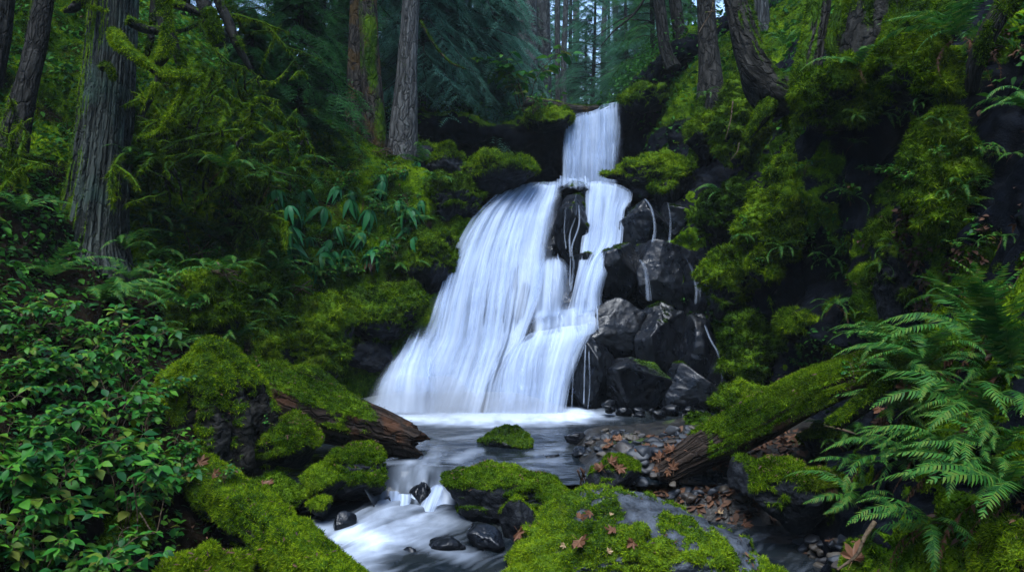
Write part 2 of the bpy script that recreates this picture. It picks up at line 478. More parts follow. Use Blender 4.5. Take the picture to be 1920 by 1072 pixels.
# headwall behind the upper fall with its undercut and the basin floor in front of it
def hw(x, zt, y0=15.6):
    return [(x, y0 + 3.5, zt + .35), (x, y0 + 1, zt + .12), (x, y0 + .1, zt), (x, y0 + .05, zt - .35), (x, y0 + .55, zt - .8), (x, y0 + .6, 3.5), (x, y0 + .1, 3.0),
            (x, 14.2, 2.75), (x, 12.9, 2.85), (x, 12.45, 2.9)]
head = np.array([hw(-5.5, 6.3, 15.2), hw(-4, 5.5, 15.2), hw(-2.6, 4.95, 15.5), hw(-1.4, 4.75), hw(-.2, 4.62, 15.8), hw(.7, 4.72, 15.8), hw(1.1, 4.72, 15.75), hw(1.9, 4.9, 15.7), hw(2.3, 5.05, 15.5),
                 hw(2.8, 5.75, 15.3), hw(3.6, 6.3, 15.2), hw(5.5, 7, 15)])
def d_head(V, N):
    chan = np.exp(-((V[:, 0] - 1.6) / .6) ** 2)
    return (.16 * fbm(V * 1.3, 3) + .10 * ridged(V * 2.3, 4) + .05 * fbm(V * 6, 3)) * (1 - .8 * chan) - .05
Vh, fh, Nh = loft(head, 300, 180, d_head, flip=False)
if Nh[:, 1].mean() > 0: fh = [fh[0][:, ::-1]]; Nh = -Nh
mask_h = moss_mask(Vh, Nh, .3, .9, 1.5, .8, .9, 0) * (1 - np.exp(-((Vh[:, 0] - 1.6) / .7) ** 2)) * np.where(Vh[:, 1] < 15.2, .5, 1)
solid('headwall', Vh, fh, MAT['cliff'], attrs={'moss': mask_h}, loc=(0, 0, 0)); tag(bpy.data.objects['headwall'], kind='structure')

# sloping rock bed behind the main falls
xs = np.linspace(-2.9, 3.3, 160); zs = np.linspace(-.5, 3.12, 150)
yy = np.interp(zs, [-.5, .3, .8, 1.4, 2.0, 2.5, 3.05, 3.12], [10.45, 10.68, 11.08, 11.58, 12.05, 12.25, 12.55, 12.8])
X, Z = np.meshgrid(xs, zs); Vc = np.stack([X, np.repeat(yy[:, None], 160, 1), Z], -1).reshape(-1, 3)
fc = [grid_faces(160, 150)]
Nc = vnormals(Vc, fc); Vc = Vc + Nc * (.07 * ridged(Vc * 1.8, 4) + .05 * fbm(Vc * 5, 3) - .22)[:, None]
solid('falls_rock_face', Vc, fc, MAT['wet_rock'], attrs={'moss': moss_mask(Vc, vnormals(Vc, fc), .55, 1.1, 1.6, .9, .4) * .7}, loc=(0, 0, 0))
tag(bpy.data.objects['falls_rock_face'], kind='structure')

# stream bed under the pool and the stream, and the gravel beach on its right
bx = np.concatenate([np.linspace(-3, 3.6, 220)]); by = np.linspace(-8, 11.2, 330)
X, Y = np.meshgrid(bx, by)
def bed_h(x, y):
    z = np.where(y > 7.25, -.35, -.6)
    z = z + .10 * sm(7.0, 7.35, y) * sm(7.8, 7.4, y) * sm(-1.3, -1.1, x) * sm(-.3, -.5, x)
    bank = sm(.25, .9, x - .55 * sm(8.6, 9.6, y)) * sm(6.4, 6.9, y) * sm(9.4, 8.6, y - .1 * x)
    z = z + bank * (.42 + .06 * np.clip(x, 0, 3))
    z = z + sm(1.7, 2.2, x) * sm(7.2, 6.2, y) * .22 + sm(-1.5, -2.2, x) * .3
    return z
Vb = np.stack([X, Y, bed_h(X, Y)], -1).reshape(-1, 3); Vb[:, 2] += .04 * fbm(Vb * 3, 4) + .02 * worley(Vb * 7)
fb = [grid_faces(len(bx), len(by))]
mask_b = .5 * moss_mask(Vb, vnormals(Vb, fb), 1.0, 1.6, 1.2, 1.0)
solid('stream_bed', Vb, fb, MAT['bed'], attrs={'moss': mask_b}, loc=(0, 0, 0)); tag(bpy.data.objects['stream_bed'], kind='structure')

# forest plateau behind, rising into hills
px_ = np.linspace(-75, 75, 200); py_ = 16.4 + 120 * np.linspace(0, 1, 160) ** 1.7
X, Y = np.meshgrid(px_, py_)
Z = 4.85 + .12 * (Y - 16) + .30 * np.maximum(np.abs(X - 1.5 - .05 * (Y - 16)) - 3.2, 0) - .5 * np.exp(-((X - 1.6) / 1.2) ** 2) * sm(40, 20, Y)
Z = np.minimum(Z, 14 + .06 * Y)
Vp = np.stack([X, Y, Z], -1).reshape(-1, 3); Vp[:, 2] += .5 * fbm(Vp * .25, 3) * sm(17, 22, Vp[:, 1]) + .12 * fbm(Vp * 1.2, 3) - .1
fp = [grid_faces(200, 160)]
solid('forest_ground', Vp, fp, MAT['soil'], attrs={'moss': moss_mask(Vp, vnormals(Vp, fp), .2, 1.2, .5, 1.0)}, loc=(0, 0, 0)); tag(bpy.data.objects['forest_ground'], kind='structure')

# unseen bare hill, added behind the camera to block the sky light there
hx = np.linspace(-22, 16, 60); ht = np.linspace(0, 1, 40)
X, T_ = np.meshgrid(hx, ht); Vk = np.stack([X, -4.5 - 11 * T_, -.6 + 13 * T_ ** .85], -1).reshape(-1, 3); Vk[:, 2] += .5 * fbm(Vk * .4, 3)
solid('rear_sky_blocker', Vk, [grid_faces(60, 40)], MAT['soil'], attrs={'moss': np.ones(len(Vk)) * .6}, loc=(0, 0, 0)); tag(bpy.data.objects['rear_sky_blocker'], kind='structure')
for V, f in ((Vl, fl), (Vr, fr), (Vh, fh), (Vc, fc), (Vb, fb), (Vp, fp)): SURF.append((V, tri(f)))
def bvh_of(lst):
    Vs, Fs, o = [], [], 0
    for V, f in lst: Vs.append(V); Fs.append(f + o); o += len(V)
    return BVHTree.FromPolygons(np.concatenate(Vs).tolist(), np.concatenate(Fs).tolist())
BV = bvh_of(SURF)
def hit(px, py, bv=None):
    o = Vector((0, 0, CAMZ)); q = Vector(P(px, py, 10)) - o
    loc, n, i, d = (bv or BV).ray_cast(o, q.normalized())
    if loc is None: return P(px, py, 20), np.array([0, 0, 1.0])
    if n.dot(q) > 0: n = -n
    return np.array(loc), np.array(n)
def drop(x, y, bv=None, z=30):
    loc, n, i, d = (bv or BV).ray_cast(Vector((x, y, z)), Vector((0, 0, -1)))
    return np.array(loc) if loc is not None else np.array([x, y, 0.0])
print('terrain', round(time.time() - T0, 1))

# ------------------------------------------------------------------ rocks
_ico = {}
def ico(n):
    if n not in _ico:
        bm = bmesh.new(); bmesh.ops.create_icosphere(bm, subdivisions=n, radius=1.0)
        bm.verts.ensure_lookup_table()
        _ico[n] = (np.array([v.co[:] for v in bm.verts]), np.array([[v.index for v in f.verts] for f in bm.faces])); bm.free()
    return _ico[n]

def rock_shape(seed, size, rotz=0, sub=5, planes=16, k=14, low=.16, fine=.03, tilt=0.0, crag=0.0):
    """angular boulder: soft intersection of random half spaces plus noise, scaled to size (full extents)"""
    rg = np.random.default_rng(seed)
    D, f = ico(sub)
    n = nrm(rg.normal(size=(planes, 3))); d = .72 + .28 * rg.random(planes)
    q = np.maximum(D @ n.T, 0) / d
    r = (q ** k).sum(1) ** (-1.0 / k)
    V = D * np.minimum(r, 1.35)[:, None]
    off = rg.random(3) * 50
    V = V + D * (low * fbm(V * 1.3 + off, 3) + fine * fbm(V * 6 + off, 4) + crag * ridged(V * 2.4 + off, 4))[:, None]
    a = rotz; rot = np.array([[math.cos(a), -math.sin(a), 0], [math.sin(a), math.cos(a), 0], [0, 0, 1]])
    if tilt:
        c, s = math.cos(tilt), math.sin(tilt); rot = np.array([[c, 0, s], [0, 1, 0], [-s, 0, c]]) @ rot
    V = V @ rot.T
    lo, hi = V.min(0), V.max(0)
    return (V - (lo + hi) / 2) / (hi - lo) * np.array(size), f

def boulder(name, label, cat, x0, x1, y0, y1, d, seed, mat='rock', depth=None, moss=(.1, .75, .6), nb=0, blade=(.026, .0035), bmat='moss',
            group=None, sub=5, thick=.03, patches=None, push=0.0, dome=0.0, **kw):
    """a stone seen between x0..x1, y0..y1 of the picture at distance d"""
    c = (P(x0, (y0 + y1) / 2, d) + P(x1, (y0 + y1) / 2, d)) / 2
    w = (x1 - x0) / F * d; h = (y1 - y0) / F * d
    V, f = rock_shape(seed, (w, depth or .75 * w, h), sub=sub, **kw)
    V[:, 2] += dome * np.clip(1 - (2.1 * V[:, 0] / w) ** 2, -.6, 1) * (V[:, 2] > -h * .2)
    V = V + c + np.array([c[0] / c[1] * push, push, 0]); N = vnormals(V, f)
    lo, hi, amp = moss
    m = np.clip(sm(lo, hi, N[:, 2] + amp * fbm(V * (1.1 / max(w, .25)) * 1.6 + seed, 4)), 0, 1)
    if patches is not None: m = m * patches(V, N)
    V = V + N * (m * thick * (-.4 + 1.2 * fbm(V * 4, 3) + 1.2 * (1 - worley(V * 7)) + .8 * (1 - worley(V * 15))))[:, None]
    o = solid(name, V, f, MAT[mat], attrs={'moss': m})
    tag(o, label, cat, group)
    if nb:
        rg = np.random.default_rng(seed + 1)
        p, n = scatter(V, f, nb, rg, np.where(m > .45, m, 0))
        if len(p):
            Vb_, fb_ = blades(p, n, blade[0], blade[1], rg, up=.0, down=.45)
            solid('moss', Vb_, fb_, MAT[bmat], parent=o, smooth=False)
    ROCKS.append((V, f))
    return o
ROCKS = []

# stones around the pool and the stream
def front_patches(V, N):
    # bare stone faces of this boulder: fixed on the rock, in its own metres
    q = fbm(V * 2.3 + 3, 4) + .45 * fbm(V * 7, 3)
    c = PZ(1290, 975, .1)
    q = q + .25 * fbm(V * 16, 2)
    bare = np.exp(-(((V[:, :2] - c[:2]) / np.array([.75, .6])) ** 2).sum(1)) * .8
    return sm(.66, .46, bare + 1.6 * q - .02)
boulder('mossy_boulder', 'broad flat topped boulder with bare grey patches, green moss and scattered brown leaves', 'boulder', 930, 1450, 950, 1165, 5.75, 5, 'grey_rock', 1.4,
        (.0, .5, .55), 90000, (.024, .0035), 'moss_bright', sub=7, thick=.05, patches=front_patches, planes=16, k=5, low=.20, rotz=.4, crag=.06, fine=.05, dome=.10)
boulder('mossy_boulder', 'rounded boulder with a dark green moss cap right of the stream outlet', 'boulder', 826, 1080, 868, 1000, 6.95, 12, 'rock', .75,
        (.05, .6, .6), 45000, (.022, .0035), sub=6, thick=.04, tilt=-.12)
boulder('mossy_boulder', 'narrow pointed mossy stone wedged between the broad leaf strewn boulder and the stream', 'boulder', 935, 1022, 924, 1020, 6.35, 31, 'rock', .35,
        (.2, .8, .6), 7000, (.02, .003), thick=.02)
boulder('mossy_boulder', 'lone moss topped stone standing in the middle of the pool', 'boulder', 897, 1000, 803, 862, 8.5, 8, 'wet_rock', .5,
        (.15, .6, .5), 16000, (.02, .004), sub=6, thick=.03, planes=10)
boulder('mossy_boulder', 'mossy stone at the back of the broad leaf strewn boulder, beside brown flower stalks', 'boulder', 1098, 1200, 858, 925, 6.9, 17, 'rock', .4,
        (.1, .7, .5), 14000, (.022, .0035), thick=.04)
boulder('mossy_boulder', 'shaggy olive mossy boulder overhanging a dark gap below the sloping mossy log', 'boulder', 1405, 1572, 878, 1000, 6.1, 23, 'rock', .6,
        (.0, .5, .5), 40000, (.03, .004), sub=6, thick=.05)
boulder('mossy_boulder', 'mossy stone tucked under the sloping log with a small fern growing on it', 'boulder', 1505, 1605, 798, 870, 7.2, 29, 'rock', .5,
        (-.1, .5, .5), 12000, (.026, .004), thick=.05)
boulder('mossy_boulder', 'dark half mossy stone in the shade under the broken end of the sloping log', 'boulder', 1372, 1450, 860, 930, 6.6, 37, 'rock', .5, (.5, 1.1, .5), 3000, thick=.02)
boulder('mossy_boulder', 'mossy stone with a hanging fringe beside the rotting log end', 'boulder', 485, 597, 778, 880, 7.3, 41, 'rock', .6, (-.1, .5, .5), 22000, (.03, .004), sub=6, thick=.05)
boulder('mossy_boulder', 'long low stone with bright moss reaching the left side of the stream outlet', 'boulder', 592, 728, 838, 935, 7.2, 43, 'rock', .55, (.0, .55, .5), 26000, (.026, .004), sub=6, thick=.05, tilt=.3)
boulder('mossy_boulder', 'small round mossy stone left of the long low stone', 'boulder', 562, 655, 878, 945, 6.95, 47, 'rock', .45, (.05, .6, .5), 10000, thick=.04)
boulder('mossy_boulder', 'dark green mossy stone carrying a few fallen leaves behind the front mossy log', 'boulder', 468, 578, 898, 968, 6.75, 53, 'rock', .5, (-.1, .5, .5), 14000, (.022, .0035), 'moss_dark', thick=.04)
boulder('mossy_boulder', 'little mossy stone beside the white water', 'boulder', 575, 622, 930, 975, 6.7, 59, 'rock', .25, (.1, .7, .4), 3000, thick=.02)
boulder('mossy_boulder', 'tiny mossy stone at the bank of the white water', 'boulder', 512, 545, 952, 984, 6.45, 61, 'rock', .2, (.1, .7, .4), 1500, thick=.02)
boulder('mossy_boulder', 'yellow green mossy stone cut off by the bottom of the picture', 'boulder', 318, 450, 1040, 1140, 4.9, 67, 'rock', .4, (-.3, .3, .5), 30000, (.03, .004), 'moss_bright', sub=6, thick=.05)
boulder('mossy_boulder', 'dark mossy stone under the leafy shrubs', 'boulder', 150, 255, 985, 1110, 5.0, 71, 'rock', .5, (-.2, .4, .5), 18000, (.03, .004), 'moss_dark', thick=.05)
boulder('mossy_boulder', 'yellowish mossy boulder below the ferns in the bottom right corner', 'boulder', 1850, 2010, 975, 1150, 4.0, 73, 'rock', .6, (-.4, .2, .5), 30000, (.03, .004), 'moss_bright', sub=6, thick=.05)
boulder('mossy_boulder', 'low mossy stone beside a curled brown leaf and a bent stick', 'boulder', 1570, 1790, 1040, 1150, 4.9, 79, 'rock', .7, (-.2, .4, .5), 26000, (.022, .0035), 'moss_bright', sub=6, thick=.04)
boulder('wet_stone', 'round black wet stone surrounded by white water', 'stone', 622, 668, 958, 996, 6.55, 83, 'wet_rock', .2, (2, 3, .2), sub=5, low=.06)
boulder('wet_stone', 'low glistening black stone in the stream left of the broad boulder', 'stone', 802, 876, 1004, 1040, 6.15, 89, 'wet_rock', .25, (2, 3, .2), sub=5, crag=.06)
boulder('wet_stone', 'smallest black stone poking out of the stream', 'stone', 755, 781, 1024, 1050, 6.05, 97, 'wet_rock', .1, (2, 3, .2), sub=4)
boulder('wet_stone', 'dark half sunk stone at the foot of the broad mossy boulder', 'stone', 872, 948, 980, 1030, 6.2, 101, 'wet_rock', .4, (1, 1.7, .6), 2000, sub=5)
boulder('wet_stone', 'two lobed black stone at the pool edge of the gravel beach', 'stone', 1057, 1100, 808, 832, 8.5, 103, 'wet_rock', .2, (2, 3, .2), sub=5, crag=.1)
boulder('wet_stone', 'flat black stone awash in front of the gravel beach', 'stone', 1016, 1050, 851, 862, 7.95, 107, 'wet_rock', .15, (2, 3, .2), sub=4)
boulder('wet_stone', 'flat dark stone at the near corner of the gravel beach', 'stone', 1072, 1108, 838, 860, 7.95, 109, 'wet_rock', .2, (2, 3, .2), sub=4)
boulder('wet_stone', 'tiny black stone alone between the pool stone and the beach', 'stone', 1016, 1026, 834, 840, 8.4, 113, 'wet_rock', .08, (2, 3, .2), sub=3)

# black wet rocks right of the falls: a broken wall of separate blocks
WET = [(1120, 1206, 462, 585, 11.45, 'block standing at the left edge of the wet wall beside the white curtain'),
       (1168, 1250, 378, 475, 11.85, 'block under the first thin trickle at the top of the wet wall'),
       (1238, 1318, 374, 470, 11.85, 'block under the second thin trickle at the top of the wet wall'),
       (1195, 1290, 455, 590, 11.35, 'bulging block split by a trickle in the middle of the wet wall'),
       (1268, 1345, 462, 590, 11.35, 'block next to the mossy bank in the middle of the wet wall'),
       (1070, 1212, 566, 690, 10.85, 'large rounded block below the middle ledge with a greenish film'),
       (1060, 1150, 640, 775, 10.45, 'block at the foot of the falls where the last curtain lands'),
       (1140, 1250, 680, 785, 10.3, 'cracked slanting block in the middle of the waterline'),
       (1195, 1290, 575, 720, 10.7, 'deeply creased block under the middle trickle'),
       (1265, 1362, 595, 730, 10.65, 'smooth shiny block at the right side of the wet wall'),
       (1240, 1340, 690, 790, 10.25, 'low shiny block at the pool edge on the right'),
       (1320, 1378, 650, 765, 10.4, 'narrow block beside the lowest trickle'),
       (1048, 1100, 368, 500, 11.95, 'mossy rib between the two upper white curtains'),
       (1290, 1350, 400, 480, 11.7, 'dull block half under the mossy bank'),
       (1080, 1130, 480, 590, 11.6, 'small block framed by two thin white threads'),
       (1052, 1112, 346, 364, 12.42, 'flat stone on the brink of the lower falls')]
for i, (a, b, c, d, e, s) in enumerate(WET):
    mossy_ = i in (12, 14)
    boulder('wet_rock', 'black wet ' + s, 'rock', a - 12, b + 14, c - 8, d + 14, e, 200 + i * 3, 'wet_rock', .7, (.6, 1.2, .8) if mossy_ else (.75, 1.5, .9), 2500 if mossy_ else 1500,
            (.02, .005), 'moss_dark', push=.22, sub=6, planes=17, k=160, low=.05, fine=.014, crag=.04, thick=.01)
rg = np.random.default_rng(55)
for i in range(16):
    x = rg.uniform(1130, 1345); y = rg.uniform(752, 786); s = rg.uniform(14, 34)
    boulder('wet_stone', 'small wet stone heaped at the foot of the black wet wall', 'stone', x - s / 2, x + s / 2, y - s * .35, y + s * .35, 10.05 - rg.random() * .25, 300 + i, 'wet_rock', None,
            (2, 3, .2), sub=3, k=24, group='small wet stones heaped under the black wall')
for i in range(14):
    x = rg.uniform(640, 700); y = rg.uniform(610, 740); s = rg.uniform(16, 36)
    boulder('wet_stone', 'small wet stone on the dark slope left of the foot of the falls', 'stone', x - s / 2, x + s / 2, y - s * .4, y + s * .4, 10.75 + (740 - y) * .002, 330 + i, 'wet_rock', None,
            (1.3, 2, .4), sub=3, k=24, group='small wet stones left of the falls')

# moss covered rocks and cushions of the banks
MB = [  # x0 x1 y0 y1 d  material  blades label
 (868, 1004, 294, 372, 12.5, 40, 'mossy ledge rock with a yellow green top left of the lip of the lower falls', (.0, .6, .6)),
 (808, 905, 338, 430, 12.2, 40, 'dark green mossy rock along the upper left edge of the white curtain', (-.2, .4, .5)),
 (788, 870, 282, 350, 12.9, 40, 'grey brown stone with patchy moss below the leaning grey trunk', (.4, 1.0, .8)),
 (740, 822, 268, 330, 13.1, 30, 'small patchy stone at the foot of the leaning grey trunk', (.3, .9, .7)),
 (752, 850, 430, 560, 11.5, 40, 'steep green mossy rock halfway down the left edge of the falls', (-.3, .3, .6)),
 (655, 790, 535, 640, 10.9, 50, 'wide mossy mound left of the middle of the falls', (-.4, .2, .5)),
 (548, 662, 560, 730, 10.1, 50, 'tall mossy rib running down to the pool, the right one of two', (-.5, .1, .5)),
 (455, 562, 580, 725, 9.8, 50, 'mossy rib with a flat base beside the two log ends', (-.5, .1, .5)),
 (325, 470, 505, 700, 8.7, 70, 'big sloping mossy root mass below the grey cedar', (-.7, -.1, .5)),
 (478, 528, 430, 575, 9.7, 20, 'upright moss wrapped snag on the left bank', (-.8, -.2, .4)),
 (460, 540, 690, 735, 9.0, 20, 'low mossy ledge just above the rotting log', (-.4, .2, .4)),
 (640, 735, 640, 700, 10.6, 10, 'dark wet stone half in the shade left of the foot of the falls', (.8, 1.4, .8)),
 (1138, 1276, 302, 362, 12.6, 40, 'mossy rock with a yellow top at the right end of the lip', (.0, .6, .5)),
 (1225, 1300, 296, 400, 12.1, 30, 'leaning mossy rock behind the two thin trickles', (.0, .6, .5)),
 (1282, 1352, 226, 300, 12.3, 30, 'mossy ridge climbing right from the upper fall', (-.3, .3, .5)),
 (1350, 1420, 155, 300, 11.3, 30, 'moss drape hanging below the curved trunk', (-.6, .0, .6)),
 (1170, 1250, 165, 215, 15.2, 20, 'mossy shoulder right of the top of the upper fall', (-.2, .4, .5)),
 (985, 1066, 205, 248, 15.4, 25, 'yellow green mossy hump left of the top of the upper fall', (-.3, .3, .5)),
 (1642, 1775, 58, 215, 7.4, 90, 'large domed moss cushion under the topmost fern', (-.7, -.1, .4)),
 (1492, 1625, 128, 250, 8.4, 80, 'shaggy moss cushion overhanging the black hollow', (-.7, -.1, .4)),
 (1455, 1522, 262, 470, 9.1, 60, 'long bright moss drape left of the bare blue black rock face', (-.9, -.3, .4)),
 (1712, 1805, 218, 445, 7.1, 80, 'long moss drape below the big domed cushion', (-.9, -.3, .5)),
 (1402, 1460, 478, 535, 9.3, 30, 'small bright moss cushion with a pale seedling on it', (-.6, .0, .4)),
 (1352, 1450, 600, 735, 9.7, 50, 'dark green mossy mound beside the lowest trickle', (-.5, .1, .5)),
 (1470, 1562, 588, 650, 8.9, 40, 'olive moss cushion below the bare rock face', (-.5, .1, .4)),
 (1556, 1650, 566, 625, 8.7, 30, 'dark moss cushion beside the drooping fern under the rock face', (-.5, .1, .5)),
 (1398, 1446, 365, 480, 9.6, 30, 'rusty moss drape on a brown rock', (-.8, -.2, .5)),
 (1310, 1400, 350, 470, 10.6, 40, 'dark moss slope right of the thin trickles', (-.6, .0, .5)),
 (1320, 1410, 470, 600, 10.3, 40, 'mossy slope between the wet wall and the hollow', (-.5, .1, .6)),
 (1340, 1490, 732, 795, 9.1, 60, 'mossy lump lying behind the sloping log', (-.5, .1, .4)),
 (1290, 1345, 795, 830, 8.6, 12, 'small mossy stone at the far corner of the gravel beach', (-.2, .4, .4)),
 (1640, 1720, 420, 620, 8.0, 40, 'dark moss covered buttress in the middle of the right cliff', (-.3, .4, .7)),
]
for i, (a, b, c, d, e, nb, s, ms) in enumerate(MB):
    drape = 'drape' in s
    boulder('moss_cushion' if ('cushion' in s or drape) else 'mossy_rock', s, 'moss' if ('cushion' in s or drape) else 'rock', a, b, c, d + (15 if drape else 0), e, 400 + i * 7,
            'rock', (b - a) / F * e * (1.0 if not drape else .9), ms, nb * 450, (.05, .006), 'moss_dark' if 'dark' in s else ('moss_bright' if 'bright' in s or 'yellow' in s else 'moss'), sub=6, thick=.11, k=8, low=.22, crag=.05)
print('rocks', round(time.time() - T0, 1), len(ROCKS))

# pebbles of the beach, each one a stone of its own
pm = []
for i in range(6):
    V, f = rock_shape(900 + i, (1, .8, .55), sub=3, planes=9, k=9, low=.08, fine=.0)
    pm.append(make_mesh('pebble', V, f, MAT['pebble']))
rg = np.random.default_rng(4)
def pebble(x, y, z, s, label, group):
    o = link('pebble', pm[rg.integers(6)], (x, y, z + s * .12), rot=(rg.uniform(-.3, .3), rg.uniform(-.3, .3), rg.uniform(0, 6.3)), scale=s)
    return tag(o, label, 'pebble', group)
n = 0
while n < 170:
    px, py = rg.uniform(1075, 1330), rg.uniform(808, 925)
    lo = np.interp(py, [808, 830, 850, 880, 925], [1130, 1085, 1078, 1180, 1200]); hi = np.interp(py, [808, 850, 880, 925], [1330, 1300, 1262, 1255])
    if not lo < px < hi: continue
    p, _ = hit(px, py)
    if p[2] < -.1: p[2] = -.02
    s = .05 + .11 * rg.random() ** 2 if n > 16 else .14 + .1 * rg.random()
    pebble(*p, s, 'grey or brown pebble on the gravel beach between the pool and the broken log end', 'pebbles of the gravel beach'); n += 1
for i in range(110):
    px, py = (rg.uniform(1440, 1590), rg.uniform(1015, 1068)) if i < 46 else (rg.uniform(1255, 1420), rg.uniform(885, 940))
    p, _ = hit(px, py); pebble(*p, rg.uniform(.05, .15), *(('wet pebble in the dark gap below the overhanging mossy boulder', 'pebbles in the dark gap at the bottom') if i < 46 else ('dark pebble in the shade below the broken log end', 'pebbles under the broken log end')))
for i in range(22):
    px, py = rg.uniform(1120, 1260), rg.uniform(895, 925)
    p, _ = hit(px, py); pebble(p[0], p[1] - .1, max(p[2], .02), rg.uniform(.09, .2), 'blue grey angular pebble behind the broad flat topped boulder', 'pebbles behind the broad boulder')
# ------------------------------------------------------------------ water
def water_mat(name, dens=1.0, su=13, sv=.55, thin=0.0, floor=0.0):
    """white silky falling water: long streaks along the flow, thinner and clearer towards its edges ('edge' attribute)"""
    m = NT(name); uv = m.n('TexCoord').outputs['UV']
    a = m.noise(m.map(uv, (su, sv, 1)), 1.0, 2, .5, Distortion=.1)
    b = m.noise(m.map(uv, (su * .27, sv * .6, 1)), 1.0, 3, .5)
    c0 = m.noise(m.map(uv, (su * .08, sv * .9, 1)), 1.0, 3, .5)
    s = m.math('ADD', m.math('ADD', m.math('MULTIPLY', a, .30), m.math('MULTIPLY', b, .42)), m.math('MULTIPLY', c0, .38))
    e = m.attr('edge')
    al = m.math('SUBTRACT', m.math('MULTIPLY', e, 1.22 * dens), m.math('MULTIPLY', m.math('SUBTRACT', .70 + thin, s), 2.6))
    al = m.math('MULTIPLY', m.math('MINIMUM', m.math('MAXIMUM', al, floor), 1.0), m.math('MINIMUM', m.math('MULTIPLY', e, 1.5), 1.0))
    col = m.ramp(s, [(.3, (.30, .43, .68)), (.66, (.72, .82, .97))])
    d = m.n('BsdfDiffuse', {'Color': col}).outputs[0]
    t = m.n('BsdfTranslucent', {'Color': col}).outputs[0]
    w = m.n('MixShader', {0: .4, 1: d, 2: t}).outputs[0]
    tr = m.n('BsdfTransparent').outputs[0]
    m.m.use_transparent_shadow = True
    return m.done(m.n('MixShader', {0: al, 1: tr, 2: w}).outputs[0])
MAT['fall'] = water_mat('falling water', .92, floor=.18)
MAT['veil'] = water_mat('thin veil of water', .80, 22, .5, .10)
MAT['trickle'] = water_mat('trickle', .62, 40, .8, .08)
MAT['chute'] = water_mat('stream chute', .85, 46, 1.0)
MAT['strand'] = water_mat('strand of water', .9, 12, .6, .0)

def sheet(name, rows, mat, nu=60, nv=140, soft=.12, soft2=None, top=.03, bot=.0, relief=.06, off=0.0, parent=None, seed=0, strands=0):
    """falling sheet through rows of (px, py, d) points"""
    A = np.array([[P(*q) for q in r] for r in rows])
    G = catmull(catmull(A, nv, 0), nu, 1); V = G.reshape(-1, 3); f = grid_faces(nu, nv)
    N = vnormals(V, f)
    if N[:, 1].mean() > 0: f = f[:, ::-1]; N = -N
    U, K = np.meshgrid(np.linspace(0, 1, nu), np.arange(nv))
    width = np.linalg.norm(np.diff(G, axis=1), axis=2).sum(1).mean()
    L = np.concatenate([[0], np.cumsum(np.linalg.norm(np.diff(G[:, nu // 2], axis=0), axis=1))])
    u = (U * width).ravel(); v = L[K].ravel(); w = (K / (nv - 1)).ravel(); U = U.ravel()
    q = np.stack([u * 5 + seed, v * .55, np.full_like(u, seed)], 1)
    h = relief * .2 * ridged(np.stack([u * 1.1 + seed, v * 2.1, u * 0 + 3.], 1), 2) * sm(0, .1, w) + relief * .45 * fbm(q, 3) + relief * .6 * fbm(np.stack([u * 1.6, v * 1.1, np.full_like(u, seed + 9.)], 1), 3)
    V = V + N * (h + off)[:, None]
    rag = .10 * fbm(np.stack([v * 1.2, u * 0 + seed, u * 0], 1), 3)
    s2 = soft if soft2 is None else soft2
    e = sm(0, soft, U + rag * soft * 2) * sm(0, s2, 1 - U + rag * s2 * 2)
    if top: e = e * sm(0, top, w)
    if bot: e = e * sm(0, bot, 1 - w)
    o = solid(name, V, f, MAT[mat], parent=parent, attrs={'edge': e}, uv=np.stack([u + seed * 3.7, v], 1))
    if strands:
        rg = np.random.default_rng(int(seed) + 500); VV, FF, EE, UU = [], [], [], []; n = 70
        Gn = V.reshape(nv, nu, 3); Nn = N.reshape(nv, nu, 3); eg = e.reshape(nv, nu)
        for k in range(strands):
            a, b = rg.uniform(0, .55) * (rg.random() > .3), 1 - rg.uniform(0, .4) * (rg.random() > .5)
            vv = np.linspace(a, b, n); wd = rg.uniform(.025, .085) / max(width, .4) * (.6 + vv)
            u0 = rg.uniform(.01, .99) + .02 * np.cumsum(rg.normal(size=n)) / n ** .5 + .012 * rg.normal() * vv
            ends = sm(0, .12, (vv - a) / (b - a)) * sm(0, .3, 1 - (vv - a) / (b - a)); push = rg.uniform(.0, .05)
            for j, s_ in enumerate((-1, 0, 1)):
                uu = np.clip(u0 + s_ * wd, 0, 1) * (nu - 1); kk = vv * (nv - 1)
                i0 = np.clip(uu.astype(int), 0, nu - 2); k0 = np.clip(kk.astype(int), 0, nv - 2); fu_ = (uu - i0)[:, None]; fk = (kk - k0)[:, None]
                bil = lambda Q: (Q[k0, i0] * (1 - fu_) + Q[k0, i0 + 1] * fu_) * (1 - fk) + (Q[k0 + 1, i0] * (1 - fu_) + Q[k0 + 1, i0 + 1] * fu_) * fk
                VV.append(bil(Gn) + bil(Nn) * (push + .03 * (s_ == 0))); EE.append((s_ == 0) * ends * rg.uniform(.30, .80) * np.minimum(1, .25 + bil(eg[..., None])[:, 0])); UU.append(np.stack([uu / nu * width, vv * L[-1]], 1))
            o3 = k * 3 * n; r = np.arange(n - 1)
            for j in (0, 1): FF.append(np.stack([o3 + j * n + r, o3 + (j + 1) * n + r, o3 + (j + 1) * n + r + 1, o3 + j * n + r + 1], 1))
        solid('strands', np.concatenate(VV), np.concatenate(FF), MAT['strand'], parent=o if parent is None else parent, attrs={'edge': np.concatenate(EE)}, uv=np.concatenate(UU))
    return o

